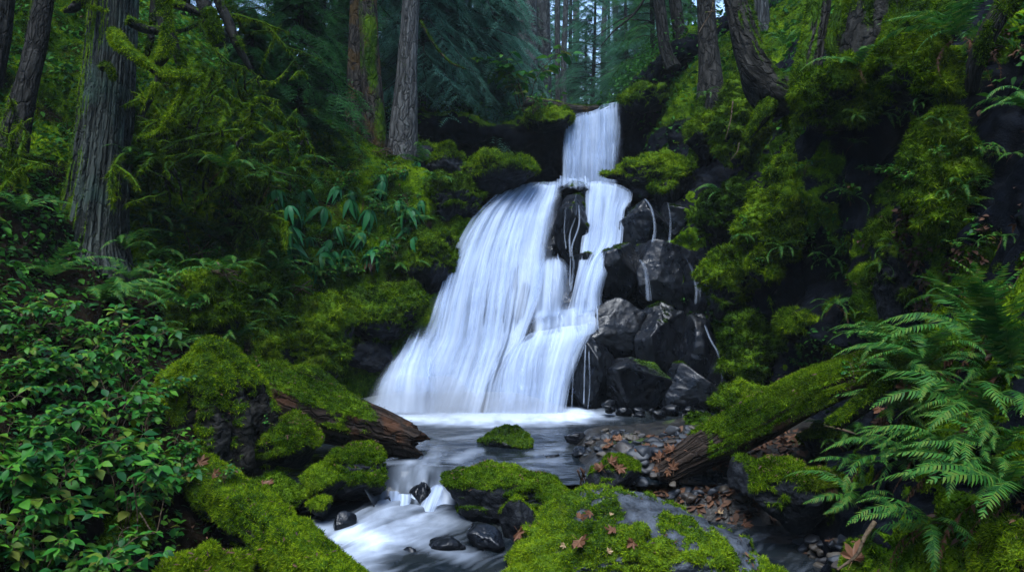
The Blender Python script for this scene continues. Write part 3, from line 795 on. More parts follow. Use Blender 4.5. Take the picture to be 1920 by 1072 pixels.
falls = empty('waterfall', P(880, 765, 10.3), 'wide white fan shaped lower waterfall pouring over the ledge into the pool', 'waterfall')
D0 = 12.45
main = [
 [(945, 362, 12.55), (965, 352, 12.6), (990, 347, 12.65), (1020, 343, 12.65), (1056, 341, 12.6)],
 [(915, 382, 12.35), (945, 372, 12.4), (975, 366, 12.42), (1010, 362, 12.42), (1054, 362, 12.4)],
 [(870, 425, 12.05), (905, 412, 12.1), (945, 402, 12.12), (990, 398, 12.12), (1050, 402, 12.1)],
 [(834, 490, 11.75), (872, 480, 11.75), (918, 470, 11.75), (970, 468, 11.72), (1042, 470, 11.75)],
 [(806, 565, 11.3), (850, 555, 11.3), (900, 550, 11.28), (960, 548, 11.25), (1034, 545, 11.3)],
 [(775, 640, 10.9), (830, 640, 10.85), (885, 640, 10.82), (945, 640, 10.8), (1000, 620, 10.9)],
 [(714, 706, 10.55), (792, 712, 10.45), (862, 716, 10.42), (920, 715, 10.42), (975, 700, 10.5)],
 [(662, 764, 10.25), (758, 780, 10.12), (840, 782, 10.1), (905, 782, 10.1), (962, 780, 10.12)]]
sheet('curtain', main, 'fall', 130, 220, .30, .14, .04, .05, parent=falls, seed=1, relief=.06, strands=170)
sheet('veil', main, 'veil', 130, 220, .12, .08, .06, parent=falls, seed=4, relief=.05, off=.07)
# right branch: lip, upper curtain, shoulder, tiers
rb = [
 [(1098, 344, 12.6), (1120, 341, 12.6), (1145, 344, 12.58), (1170, 352, 12.55), (1186, 366, 12.5)],
 [(1094, 372, 12.35), (1118, 368, 12.35), (1142, 370, 12.35), (1166, 378, 12.3), (1184, 384, 12.28)],
 [(1096, 405, 12.12), (1115, 400, 12.1), (1138, 400, 12.1), (1158, 402, 12.08), (1172, 400, 12.1)],
 [(1088, 460, 11.85), (1108, 456, 11.82), (1130, 456, 11.8), (1150, 460, 11.78), (1166, 462, 11.8)],
 [(1086, 510, 11.6), (1098, 508, 11.5), (1112, 500, 11.48), (1130, 492, 11.48), (1150, 478, 11.6)],
 [(1076, 560, 11.35), (1086, 555, 11.2), (1100, 548, 11.15), (1114, 545, 11.15), (1128, 540, 11.3)],
 [(1062, 600, 11.1), (1078, 598, 10.98), (1094, 594, 10.95), (1112, 590, 10.95), (1126, 590, 11.1)]]
sheet('curtain', rb, 'fall', 80, 180, .2, .16, .03, .05, parent=falls, seed=11, relief=.035, strands=60)
sheet('veil', rb, 'veil', 80, 180, .05, .05, .03, parent=falls, seed=13, relief=.03, off=.05)
# domed middle shoulder
dome = [
 [(1010, 492, 11.75), (1022, 486, 11.7), (1036, 484, 11.7), (1050, 486, 11.7), (1064, 494, 11.75)],
 [(985, 520, 11.6), (1008, 505, 11.5), (1034, 500, 11.48), (1056, 506, 11.5), (1070, 530, 11.6)],
 [(972, 570, 11.3), (1002, 555, 11.15), (1030, 550, 11.12), (1056, 556, 11.15), (1070, 575, 11.25)],
 [(962, 625, 10.95), (995, 618, 10.85), (1024, 612, 10.85), (1050, 608, 10.9), (1066, 606, 11.0)]]
lip_ = [[(1040, 340, 12.62), (1062, 338, 12.62), (1084, 338, 12.62), (1108, 340, 12.62)], [(1040, 352, 12.42), (1062, 350, 12.40), (1084, 350, 12.40), (1110, 352, 12.42)], [(1038, 374, 12.2), (1062, 372, 12.18), (1086, 372, 12.18), (1112, 374, 12.2)]]
sheet('curtain', lip_, 'veil', 40, 40, .1, .1, .1, .5, parent=falls, seed=17, relief=.03, off=.05, strands=14)
sheet('curtain', dome, 'fall', 60, 100, .45, .4, .4, .12, parent=falls, seed=21, relief=.03, off=.05, strands=26)
tier = [
 [(990, 580, 11.25), (1026, 576, 11.2), (1062, 572, 11.2), (1095, 572, 11.2), (1128, 574, 11.25)],
 [(992, 628, 10.95), (1026, 622, 10.85), (1062, 618, 10.82), (1096, 612, 10.85), (1126, 606, 10.95)],
 [(978, 660, 10.8), (1018, 655, 10.72), (1058, 650, 10.7), (1092, 640, 10.72), (1118, 626, 10.85)],
]
sheet('curtain', tier, 'fall', 70, 70, .2, .14, .2, .2, parent=falls, seed=25, relief=.05, off=.04, strands=26)
low = [
 [(968, 650, 10.85), (1000, 630, 10.8), (1036, 622, 10.78), (1074, 616, 10.8), (1118, 606, 10.9)],
 [(938, 690, 10.65), (985, 650, 10.6), (1030, 638, 10.55), (1074, 634, 10.58), (1108, 626, 10.75)],
 [(918, 730, 10.45), (968, 690, 10.4), (1018, 680, 10.35), (1058, 675, 10.38), (1090, 660, 10.55)],
 [(905, 760, 10.25), (960, 740, 10.22), (1010, 735, 10.2), (1044, 730, 10.2), (1068, 716, 10.35)],
 [(896, 784, 10.1), (952, 784, 10.06), (1004, 784, 10.05), (1036, 784, 10.05), (1058, 778, 10.12)]]
sheet('curtain', low, 'fall', 110, 150, .25, .18, .22, .05, parent=falls, seed=31, relief=.05, off=.02, strands=80)
sheet('veil', low, 'veil', 110, 150, .06, .06, .05, parent=falls, seed=33, relief=.04, off=.06)
surge = [
 [(772, 610, 11.0), (790, 606, 10.95), (812, 606, 10.95), (830, 612, 10.95)],
 [(748, 650, 10.8), (776, 640, 10.7), (808, 640, 10.68), (838, 655, 10.75)],
 [(712, 700, 10.55), (752, 690, 10.4), (800, 690, 10.38), (850, 705, 10.45)],
 [(690, 738, 10.35), (740, 728, 10.2), (800, 735, 10.15), (860, 745, 10.25)],
 [(664, 772, 10.15), (732, 782, 10.0), (800, 784, 9.98), (872, 784, 10.02)]]
sheet('curtain', surge, 'fall', 80, 120, .35, .4, .4, .05, parent=falls, seed=41, relief=.07, off=.03, strands=30)
# thin threads between the curtains and down the black wall
THR = [([(1078, 352), (1080, 400), (1068, 440), (1070, 490)], 12.15, 9), ([(1062, 380), (1058, 430), (1062, 470)], 12.1, 5), ([(1084, 372), (1086, 420), (1072, 465), (1076, 500), (1068, 560)], 12.0, 12),
       ([(1058, 492), (1062, 530), (1060, 580)], 11.4, 12), ([(1070, 480), (1068, 540)], 11.5, 7), ([(1122, 500), (1128, 535), (1130, 570)], 11.35, 6),
       ([(1098, 640), (1096, 690), (1094, 765)], 10.4, 7), ([(1104, 650), (1106, 720), (1102, 772)], 10.35, 5), ([(1075, 660), (1074, 720), (1072, 775)], 10.3, 7)]
for pts, d0, w in THR:
    rows = []
    for i, (x, y) in enumerate(pts):
        d = d0 - .0032 * (y - pts[0][1]) - .12
        rows.append([(x - w / 2, y, d), (x, y, d - .02), (x + w / 2, y, d)])
    sheet('thread', rows, 'trickle', 8, 50, .5, .5, .08, .08, relief=.01, parent=falls, seed=x * .1 + y)
for lab, pts, d0, w in (
    ('thin white trickle at the upper left of the black wet wall', [(1206, 368), (1222, 392), (1228, 430), (1222, 462)], 11.75, 11),
    ('thin white trickle falling from the mossy edge, the upper right one on the black wall', [(1250, 372), (1256, 405), (1256, 435), (1252, 462)], 11.7, 10),
    ('straight white trickle in the middle of the black wet wall', [(1196, 484), (1208, 500), (1214, 535), (1216, 575)], 11.2, 17),
    ('bluish trickle down the right edge of the middle of the black wall', [(1278, 470), (1298, 505), (1308, 540), (1306, 580)], 11.15, 16),
    ('faint trickle spreading over the shiny block near the pool', [(1318, 600), (1332, 635), (1348, 665), (1354, 700), (1353, 752)], 10.45, 12)):
    o = None; rows = []
    for i, (x, y) in enumerate(pts):
        d = d0 - .0030 * (y - pts[0][1]) - .18; ww = w * (.8 + 1.1 * i / len(pts))
        rows.append([(x - ww / 2, y, d), (x, y, d - .03), (x + ww / 2, y, d)])
    o = sheet('trickle', rows, 'trickle', 10, 60, .45, .45, .1, .12, relief=.012, seed=pts[0][0] * .13)
    tag(o, lab, 'trickle')
# upper fall
up = empty('waterfall', P(1112, 335, 15.0), 'narrow upper waterfall dropping from the brink between dark rock walls', 'waterfall')
upr = [
 [(1064, 232, 16.6), (1085, 216, 16.8), (1108, 214, 16.9), (1140, 199, 17.0), (1172, 195, 16.9)],
 [(1057, 240, 15.75), (1082, 222, 15.75), (1108, 216, 15.75), (1138, 207, 15.75), (1171, 200, 15.7)],
 [(1054, 262, 15.4), (1080, 252, 15.4), (1108, 246, 15.4), (1138, 240, 15.38), (1170, 232, 15.4)],
 [(1052, 300, 15.2), (1078, 298, 15.15), (1106, 296, 15.15), (1134, 294, 15.15), (1167, 288, 15.2)],
 [(1050, 340, 15.05), (1077, 342, 15.0), (1105, 342, 15.0), (1132, 340, 15.0), (1164, 334, 15.05)],
 [(1044, 400, 14.85), (1075, 402, 14.8), (1104, 402, 14.8), (1132, 400, 14.8), (1166, 396, 14.85)]]
sheet('curtain', upr, 'fall', 100, 130, .16, .22, .05, .06, parent=up, seed=51, relief=.05, strands=70)
sheet('veil', upr, 'veil', 100, 130, .06, .10, .08, .0, parent=up, seed=53, relief=.05, off=.06)

def water_surface(name, xs, ys, z, foamfn, amp=.012, mask=None):
    X, Y = np.meshgrid(xs, ys); V = np.stack([X, Y, np.full_like(X, z)], -1).reshape(-1, 3)
    V[:, 2] += amp * fbm(V * np.array([2.2, 3.0, 1]), 3) + amp * .35 * fbm(V * np.array([6, 9, 1]) + 5, 2)
    foam, lift = foamfn(V); V[:, 2] += lift
    f = grid_faces(len(xs), len(ys))
    return solid(name, V, f, MAT['pool'], attrs={'foam': foam}, loc=(0, 0, z))
def pool_mat():
    m = NT('stream water'); p = m.pos()
    n = m.noise(m.map(p, (1.6, 3.2, 1)), 2.0, 3)
    c = m.mix(m.ramp(m.noise(p, 1.4, 3), [(.4, 0), (.65, 1)]), (.005, .008, .011), (.014, .017, .018))
    w = m.bsdf(c, .15, m.bump(n, .16, .05), spec=.10)
    st_ = m.noise(m.map(p, (5, 2.2, 1)), 1.6, 3, .5)
    k = m.math('MULTIPLY', m.attr('foam'), m.math('ADD', .45, m.math('MULTIPLY', st_, 1.1)), True)
    foam = m.n('BsdfDiffuse', {'Color': (.50, .57, .68, 1)}).outputs[0]
    return m.done(m.n('MixShader', {0: k, 1: w, 2: foam}).outputs[0])
MAT['pool'] = pool_mat()
def pathdist(V, pts):
    best = np.full(len(V), 9.0)
    pts = [p[:2] for p in pts]
    for a, b in zip(pts[:-1], pts[1:]):
        ab = b - a; t = np.clip(((V[:, :2] - a) @ ab) / (ab @ ab), 0, 1)
        best = np.minimum(best, np.linalg.norm(V[:, :2] - (a + t[:, None] * ab), axis=1))
    return best
def pool_foam(V):
    base = [PZ(668, 768, 0), PZ(760, 776, 0), PZ(900, 781, 0), PZ(1060, 777, 0)]
    d = pathdist(V, base); q = fbm(V * np.array([2.5, 2.5, 1]), 3)
    fo = 1.15 * sm(.75, .0, d + .22 * q)
    fo += .05 * sm(1.0, .3, d) * (1 + q)
    flow = [PZ(770, 835, 0), PZ(800, 860, 0), PZ(790, 885, 0), PZ(800, 905, 0)]
    d2 = pathdist(V, flow); s = fbm(V * np.array([5, 1.5, 1]) + 8, 4)
    fo += np.clip(.38 * sm(.38, .05, d2) * (.35 + 1.1 * s), 0, 1)
    for x0, y0, x1, y1, a in ((885, 845, 860, 862, .4), (1000, 850, 1050, 842, .25), (985, 865, 1040, 862, .22), (840, 822, 900, 815, .22), (940, 872, 1000, 880, .18), (700, 870, 760, 865, .25), (860, 880, 900, 872, .2)):
        fo += .5 * a * sm(.16, .02, pathdist(V, [PZ(x0, y0, 0), PZ(x1, y1, 0)]) + .06 * s)
    fo += .0 * sm(.1, .6, fbm(V * np.array([1.6, 4.5, 1]) + 3, 4))
    gap = sm(-1.35, -1.15, V[:, 0]) * sm(-.30, -.5, V[:, 0]); lip = sm(7.55, 7.05, V[:, 1] + .12 * fbm(V * 3, 2)) * gap
    fo += gap * sm(7.4, 7.1, V[:, 1]) * np.clip(.15 + 1.3 * fbm(V * np.array([11, 1.2, 1]) + 2, 3), 0, 1)
    return np.clip(fo, 0, 1), .02 * sm(.45, 0, d) - .27 * lip
tag(water_surface('pool_water', np.linspace(-2.9, 3.3, 260), np.linspace(6.95, 10.9, 220), .0, pool_foam), kind='structure')
def low_foam(V):
    fx, fy = V[:, 0] * .80 - V[:, 1] * .60, V[:, 0] * .60 + V[:, 1] * .80
    s = fbm(np.stack([fx * 7, fy * 1.3, fx * 0], 1), 4); s2 = fbm(np.stack([fx * 13, fy * 2.2, fx * 0 + 4], 1), 3)
    a = pathdist(V, [PZ(740, 950, -.25), PZ(700, 985, -.25), PZ(690, 1030, -.25), PZ(640, 1100, -.25)])
    b = pathdist(V, [PZ(835, 970, -.25), PZ(760, 1000, -.25), PZ(700, 1040, -.25)])
    c = pathdist(V, [PZ(560, 985, -.25), PZ(630, 1000, -.25), PZ(690, 1020, -.25)])
    e = pathdist(V, [PZ(870, 1040, -.25), PZ(790, 1015, -.25)])
    fo = .40 * sm(.40, .0, a + .22 * s) + .30 * sm(.34, .0, b + .12 * s) + .45 * sm(.22, .0, c + .08 * s) + .22 * sm(.2, .0, e + .1 * s2) + .06 * sm(.0, .5, s2)
    return np.clip(fo, 0, 1), .05 * sm(.4, 0, a) + .03 * s2 * sm(.5, 0, a)
tag(water_surface('stream_water', np.linspace(-2.6, 2.6, 240), np.linspace(1.0, 7.25, 260), -.25, low_foam, .02), kind='structure')
bx_ = water_surface('upper_stream_water', np.linspace(.9, 2.4, 40), np.linspace(15.8, 26, 60), 4.80, lambda V: (.3 + .5 * sm(18, 16, V[:, 1]), .10 * (V[:, 1] - 15.8) + .14 * (V[:, 0] - 1.6)))
tag(bx_, kind='structure')
# soft spray hanging where the falls land
mm = bpy.data.materials.new('mist'); mm.use_nodes = True; mm.node_tree.nodes.clear()
mv = mm.node_tree.nodes.new('ShaderNodeVolumePrincipled'); mv.inputs['Color'].default_value = (.9, .95, 1, 1); mv.inputs['Density'].default_value = .9
mo = mm.node_tree.nodes.new('ShaderNodeOutputMaterial'); mm.node_tree.links.new(mv.outputs[0], mo.inputs['Volume']); MAT['mist'] = mm
D, f = ico(4)
for c, r in ((P(860, 772, 10.0), (1.5, .5, .26)), (P(800, 752, 10.15), (.7, .35, .35))):
    V = D * np.array(r) * (1 + .25 * fbm(D * 1.6, 2))[:, None] + c
    tag(solid('mist', V, f, MAT['mist'], loc=c), kind='stuff')
# little cascade where the pool spills into the stream
CH = [('left chute of white water beside the long low mossy stone', [(722, 752), (728, 905), (722, 758), (716, 930), (700, 755), (690, 955)], 0),]
def chute(label, rows, seed):
    o = sheet('cascade', rows, 'chute', 40, 60, .35, .35, .2, .25, relief=.05, seed=seed)
    tag(o, label, 'cascade')
chute('narrow white cascade at the left of the stream outlet', [[(722, 906, 7.42), (735, 904, 7.44), (750, 906, 7.42)], [(722, 925, 7.25), (738, 922, 7.25), (758, 925, 7.25)], [(716, 950, 7.1), (735, 955, 7.05), (762, 955, 7.05)]], 61)
chute('fanned white cascade in the middle of the stream outlet', [[(735, 925, 7.3), (755, 920, 7.32), (778, 926, 7.3)], [(732, 945, 7.15), (755, 938, 7.12), (782, 942, 7.15)], [(722, 972, 6.95), (750, 976, 6.9), (780, 972, 6.95)]], 63)
chute('thin white cascade between two dark stones of the outlet', [[(768, 915, 7.35), (780, 910, 7.36), (800, 918, 7.35)], [(766, 935, 7.2), (778, 930, 7.2), (790, 938, 7.2)], [(758, 968, 7.0), (772, 970, 6.98), (784, 968, 7.0)]], 65)
chute('wide sliding white cascade along the boulder at the right of the outlet', [[(800, 905, 7.42), (822, 902, 7.42), (850, 908, 7.4)], [(788, 935, 7.2), (812, 928, 7.18), (838, 935, 7.18)], [(768, 972, 6.95), (795, 974, 6.9), (825, 970, 6.95)], [(752, 995, 6.85), (785, 998, 6.8), (825, 995, 6.85)]], 67)
boulder('wet_stone', 'dark stone splitting the cascades of the outlet', 'stone', 764, 812, 902, 965, 7.25, 131, 'wet_rock', .3, (1.2, 2, .4), sub=5)
boulder('wet_stone', 'low dark stone between the two left cascades', 'stone', 706, 742, 928, 962, 7.2, 133, 'wet_rock', .25, (2, 3, .4), sub=4)
print('water', round(time.time() - T0, 1))
# ------------------------------------------------------------------ logs, stump, trunks
BVR = bvh_of([(V, tri(f)) for V, f in SURF] + [(V, f) for V, f in ROCKS])

def mossed(o_name, label, cat, V, f, uv, mat, mfun, nb, rg, blade=(.028, .004), bmat='moss', group=None, parent=None, droop=.45, thick=.02):
    N = vnormals(V, f); m = np.clip(mfun(V, N), 0, 1)
    V = V + N * (m * thick * (.8 + fbm(V * 8, 3)))[:, None]
    o = solid(o_name, V, f, MAT[mat], attrs={'moss': m}, uv=uv, parent=parent)
    if label: tag(o, label, cat, group)
    if nb:
        p, n = scatter(V, f, nb, rg, np.where(m > .45, m, 0))
        if len(p):
            Vb_, fb_ = blades(p, n, blade[0], blade[1], rg, up=0, down=droop)
            b = solid('moss', Vb_, fb_, MAT[bmat], parent=o if parent is None else parent, smooth=False)
    ROCKS.append((V, tri(f)))
    return o
def ragged(seed, k=7, amp=.12, fine=.05):
    def wob(A, L):
        sh = A.shape; a, l = A.ravel(), L.ravel()
        q = np.stack([np.cos(a) * k / 3, np.sin(a) * k / 3, l * .8 + seed * 7.3], 1)
        return (1 + amp * fbm(q * .6, 3) + fine * fbm(np.stack([np.cos(a) * k, np.sin(a) * k, l * 1.6 + seed], 1), 3)).reshape(sh)
    return wob
def furrowed(seed, k=20, amp=.12):
    def wob(A, L):
        sh = A.shape; a, l = A.ravel(), L.ravel()
        q = np.stack([np.cos(a) * k / 3, np.sin(a) * k / 3, l * .55 + seed * 7.3], 1)
        return (1 + .13 * fbm(q * .25, 3) - amp * np.clip(ridged(q, 3), 0, 1) ** 1.5 + .02 * fbm(q * np.array([3, 3, 6]), 2)).reshape(sh)
    return wob
def log(name, label, pts, rads, seed, mat='rot_wood', mf=None, nb=30000, nu=72, nv=160, bmat='moss', jag=.12, **kw):
    rg = np.random.default_rng(seed)
    V, f, uv = tube(np.array([P(*p) for p in pts]), rads, nu, nv, ragged(seed, 9, .16, .09))
    # splintered ends: shift the ring vertices of both ends along the log
    path = catmull(np.array([P(*p) for p in pts]), nv); t, _, _ = frames(path)
    k = np.clip(np.arange(len(V)) // nu, 0, nv - 1)
    j = jag * fbm(V * 6 + seed, 4) * (np.exp(-(nv - 1 - k) / (nv * .05)) + np.exp(-k / (nv * .05)))
    V = V + t[k] * j[:, None]
    mf = mf or (lambda V, N: sm(.05, .6, N[:, 2] + .7 * fbm(V * 2.2 + seed, 4)))
    return mossed(name, label, 'log', V, f, uv, mat, mf, nb, rg, bmat=bmat, **kw)

e1 = P(780, 835, 7.9)
log('fallen_log', 'dark rotting log with a splintered end reaching from the stump into the pool', [(440, 722, 7.75), (520, 748, 7.8), (600, 776, 7.85), (690, 802, 7.9), (776, 828, 7.95)], [.27, .27, .26, .24, .16], 3,
    mf=lambda V, N: sm(.1, .6, N[:, 2] + .6 * fbm(V * 2.4, 4)) * sm(-1.15, -1.65, V[:, 0] + .3 * fbm(V * 3, 3)), nb=34000, jag=.25)
log('fallen_log', 'bright mossy log slanting across the lower left down to the bottom edge', [(330, 875, 6.4), (400, 920, 6.15), (470, 975, 5.8), (550, 1040, 5.45), (660, 1125, 5.05)], [.14, .165, .18, .17, .14], 5, 'dark_bark',
    mf=lambda V, N: sm(-.3, .2, N[:, 2] + .8 * fbm(V * 2.6 + 3, 4) + .05 - 1.2 * np.exp(-((V - P(505, 985, 5.6)) ** 2).sum(1) / .02)), nb=90000, bmat='moss_bright', thick=.05, blade=(.024, .0036))
log('fallen_log', 'mossy log sloping from the ferns down to its broken reddish end on the gravel', [(1252, 880, 7.0), (1330, 835, 7.0), (1420, 790, 7.0), (1520, 735, 6.95), (1640, 690, 6.9), (1730, 655, 6.9)], [.12, .17, .185, .175, .15, .12], 9,
    mf=lambda V, N: sm(-.35, .25, N[:, 2] + .55 * fbm(V * 2.5 + 9, 4)) * sm(1.55, 1.80, V[:, 0] + .30 * fbm(V * 4, 3) + .25 * (V[:, 2] - .4)), nb=90000, jag=.22, thick=.015, blade=(.024, .0036))
log('fallen_log', 'slim dark log lying across the brink left of the upper fall', [(985, 192, 15.6), (1030, 198, 15.7), (1075, 206, 15.8), (1118, 204, 15.9)], [.10, .10, .09, .07], 11, 'brown_bark', nb=2500, nu=24, nv=40,
    mf=lambda V, N: sm(.5, 1.1, N[:, 2] + .7 * fbm(V * 2.4, 4)))
log('mossy_branch', 'low mossy branch lying on the slope left of the upright snag', [(560, 690, 9.0), (600, 706, 8.9), (640, 735, 8.8)], [.05, .06, .04], 13, 'dark_bark', nb=3000, nu=20, nv=40,
    mf=lambda V, N: sm(-.3, .3, N[:, 2] + .7 * fbm(V * 2.4, 4)))
log('fallen_log', 'thin mossy log on the fern slope, half hidden by fronds', [(1560, 800, 6.3), (1640, 745, 6.2), (1720, 690, 6.1)], [.05, .06, .05], 15, 'dark_bark', nb=8000, nu=24, nv=50, mf=lambda V, N: sm(-.3, .3, N[:, 2] + .5 * fbm(V * 3, 4)))
# the mossy stump: fluted cone with roots and a hollow side
def stump():
    rg = np.random.default_rng(21)
    nu, nv = 220, 150
    A, K = np.meshgrid(np.linspace(0, 2 * np.pi, nu, endpoint=False), np.linspace(0, 1, nv))
    c = P(400, 870, 7.15); top = P(392, 650, 7.2); h = top[2] - c[2]
    prof = np.interp(K, [0, .15, .4, .7, .88, .96, 1.0], [.47, .46, .43, .36, .24, .13, .0])
    flute = 1 + (.20 * np.sin(A * 5 + 1.2 + K) + .16 * np.sin(A * 9 + 2.0 * K)) * (1.15 - K * .7)
    q = np.stack([np.cos(A).ravel() * 1.3, np.sin(A).ravel() * 1.3, K.ravel() * 1.6], 1)
    r = prof * (1 + .45 * np.exp(-((A - 3.3) / .7) ** 2) * (1 - K) ** .7) * flute * (1 + .22 * fbm(q + 4, 4).reshape(A.shape))
    lean = np.interp(K, [0, .5, 1], [0, .05, -.02])
    V = np.stack([c[0] + lean + np.cos(A) * r * 1.0, c[1] + np.sin(A) * r, c[2] - .1 + K * (h + .1) + .06 * np.sin(A * 3 + 1) * K], -1).reshape(-1, 3)
    f = [grid_faces(nu, nv, True)]
    N = vnormals(V, f)
    V = V + N * (.05 * fbm(V * 5, 4) + .025 * ridged(V * np.array([9, 9, 1.4]), 3))[:, None]
    uv = np.stack([A / 6.283, K * h], -1).reshape(-1, 2)
    mf = lambda V, N: sm(-.15, .45, N[:, 2] * .9 + .9 * fbm(V * np.array([5, 5, 1.1]) + 2, 4) + .5 * sm(c[2] + .35, top[2], V[:, 2]) - .35 * N[:, 0] + .02)
    o = mossed('tree_stump', 'tall mossy stump with deep dark folds standing between the shrubs and the rotting log', 'stump', V, f, uv, 'dark_bark', mf, 80000, rg, (.030, .0042), 'moss_bright', thick=.03)
    lst = []
    for a, l in ((3.0, .7),):
        b = c + np.array([np.cos(a) * .35, np.sin(a) * .35, .28]); e = c + np.array([np.cos(a) * (.4 + l), np.sin(a) * (.4 + l), -.12])
        lst.append((np.array([b, b * .55 + e * .45 + [0, 0, .05], e]), [.13, .10, .05]))
    V, f = tubes(lst, 28); V = V + vnormals(V, f) * (.07 * fbm(V * 5, 3))[:, None]
    rt = mossed('root', None, None, V, f, np.zeros((len(V), 2)), 'dark_bark', lambda V, N: sm(-.3, .3, N[:, 2] + .5 * fbm(V * 3, 3)), 0, rg, parent=o)
    p, n = scatter(V, f, 16000, rg); Vb_, fb_ = blades(p, n, .034, .0045, rg)
    solid('moss', Vb_, fb_, MAT['moss'], parent=o, smooth=False)
stump()

def crown_mesh(seed, z0, z1, rad, nb, kind='hemlock', mat='needle', rbase=.5):
    """drooping boughs of twigs with narrow needle sprays, spread from z0 to z1"""
    rg = np.random.default_rng(seed); Vs = []; wood = []
    for i in range(nb):
        w = (i + rg.random()) / nb; z = z0 + (z1 - z0) * w
        L = rad * (1 - .75 * max(0, (w - .25) / .75)) * (.55 + .6 * rg.random()); L = max(L, .35)
        az = rg.uniform(0, 6.283); d = np.array([math.cos(az), math.sin(az), 0])
        n = 26; t = np.linspace(0, 1, n)
        lift = rg.uniform(-.1, .25); dr = rg.uniform(.45, .8) if kind == 'cedar' else rg.uniform(.2, .5)
        path = d * (L * t)[:, None] * (1 - .15 * t[:, None]) + np.array([0, 0, 1.0]) * (L * (lift * t - dr * t ** 2))[:, None] + np.array([0, 0, z])
        path += np.cumsum(rg.normal(size=(n, 3)) * L * .008, 0)
        side = np.array([-d[1], d[0], 0])
        wood.append((path[::3], np.linspace(.014, .003, len(path[::3])) * (1 + L * .5)))
        for k in range(3, n):
            tt = t[k]; tl = L * (.34 * (1 - .7 * tt) * (.5 + .7 * rg.random()) + .05)
            for s in (-1, 1):
                sd = nrm(side * s + d * .75 + np.array([0, 0, -.35 - (.6 if kind == 'cedar' else .15) * rg.random()]) + rg.normal(size=3) * .16)
                m = max(4, int(tl / .055)); q = np.linspace(.1, 1, m)
                pts = path[k] + sd * (tl * q)[:, None] + np.array([0, 0, -1.0]) * (tl * .25 * q ** 2)[:, None]
                # the flat twiglets
                e1 = nrm(np.cross(sd, [0, 0, 1.0]) + rg.normal(size=3) * .2)
                ln = (.040 + .04 * (1 - q)) * (1.2 if kind == 'cedar' else 1.0) * (.8 + .5 * rg.random(m)); wd = .012 if kind == 'cedar' else .010
                for s2 in (-1, 1):
                    dd = nrm(e1 * s2 + sd * .7 + np.array([0, 0, -.12]))
                    tip = pts + dd * ln[:, None] * 1.5
                    a = pts - sd * wd; b = pts + sd * wd
                    Vs.append(np.stack([a, b, tip], 1))
                # backbone strip
                Vs.append(np.stack([path[k] - e1 * .006, path[k] + e1 * .006, pts[-1] + sd * .03], 0)[None])
    T = np.concatenate(Vs).reshape(-1, 3); f = np.arange(len(T)).reshape(-1, 3)
    return make_mesh('crown', T, f, MAT[mat], smooth=False), tubes(wood, 4)

def trunk_mesh(seed, h, r0, r1, mat, bend=.15, nu=20, nv=60, flare=1.6, moss=.0, lean=(0, 0), extra=None):
    rg = np.random.default_rng(seed); z = np.linspace(-.3, h, 9)
    pts = np.stack([bend * fbm(np.stack([z * .12, z * 0 + seed, z * 0], 1), 2) + lean[0] * z, bend * fbm(np.stack([z * .12, z * 0 + seed + 9., z * 0], 1), 2) + lean[1] * z, z], 1)
    pts[:, :2] -= pts[0, :2]
    w = np.clip(z / h, 0, 1); rad = r0 + (r1 - r0) * w + r0 * (flare - 1) * np.exp(-np.maximum(z, 0) / (r0 * 2.5))
    V, f, uv = tube(pts, rad, nu, nv, ragged(seed, 6, .10, .08))
    m = np.clip(sm(.2, .9, .5 + fbm(V * np.array([2, 2, .7]) + seed, 3)) * moss, 0, 1)
    parts = [(V, f)]; uvs = [uv]
    if extra: 
        parts.append(extra); uvs.append(np.zeros((len(extra[0]), 2)))
    Vj, fj = join(parts) if extra else (V, f)
    mm = np.concatenate([m, np.zeros(len(Vj) - len(V))])
    return make_mesh('trunk', Vj, fj, MAT[mat], attrs={'moss': mm}, uv=np.concatenate(uvs))

CV = {}
def crown_variant(key):
    if key not in CV:
        k, seed = key.rsplit('_', 1); seed = int(seed)
        CV[key] = dict(full=lambda: crown_mesh(seed, .8, 11, 2.8, 110, 'hemlock', 'needle'),
                       cedar=lambda: crown_mesh(seed, .5, 8, 2.3, 190, 'cedar', 'needle_blue'),
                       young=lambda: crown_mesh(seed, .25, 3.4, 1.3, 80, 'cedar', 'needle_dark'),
                       high=lambda: crown_mesh(seed, 6.5, 15, 2.4, 36, 'hemlock', 'needle'),  # crown above the view, added partly to block light
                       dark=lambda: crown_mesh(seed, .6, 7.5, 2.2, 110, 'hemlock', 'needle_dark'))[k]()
    return CV[key]
def tree(name, label, px, py, d, h, r0, r1, seed, mat='far_bark', crown=None, cs=1.0, group=None, base=None, moss=0.0, lean=(0, 0), bend=.2, **kw):
    b = base if base is not None else None
    if b is None:
        x = P(px, py, d)[0]; b = drop(x, d)
    root = empty(name, b, label, 'tree', group)
    cm = crown_variant(crown) if crown else None
    ex = None
    if cm: ex = (cm[1][0] * cs, cm[1][1])
    link('trunk', trunk_mesh(seed, h, r0, r1, mat, bend=bend, moss=moss, lean=lean, **kw), (0, 0, 0), root)
    if cm:
        rz = seed * 1.7
        link('branches', BRW[crown] if crown in BRW else BRW.setdefault(crown, make_mesh('branches', cm[1][0], cm[1][1], MAT['dark_bark'], attrs={'moss': np.zeros(len(cm[1][0]))}, uv=np.zeros((len(cm[1][0]), 2)))), (0, 0, 0), root, (0, 0, rz), cs)
        link('crown', cm[0], (0, 0, 0), root, (0, 0, rz), cs)
    return root
BRW = {}
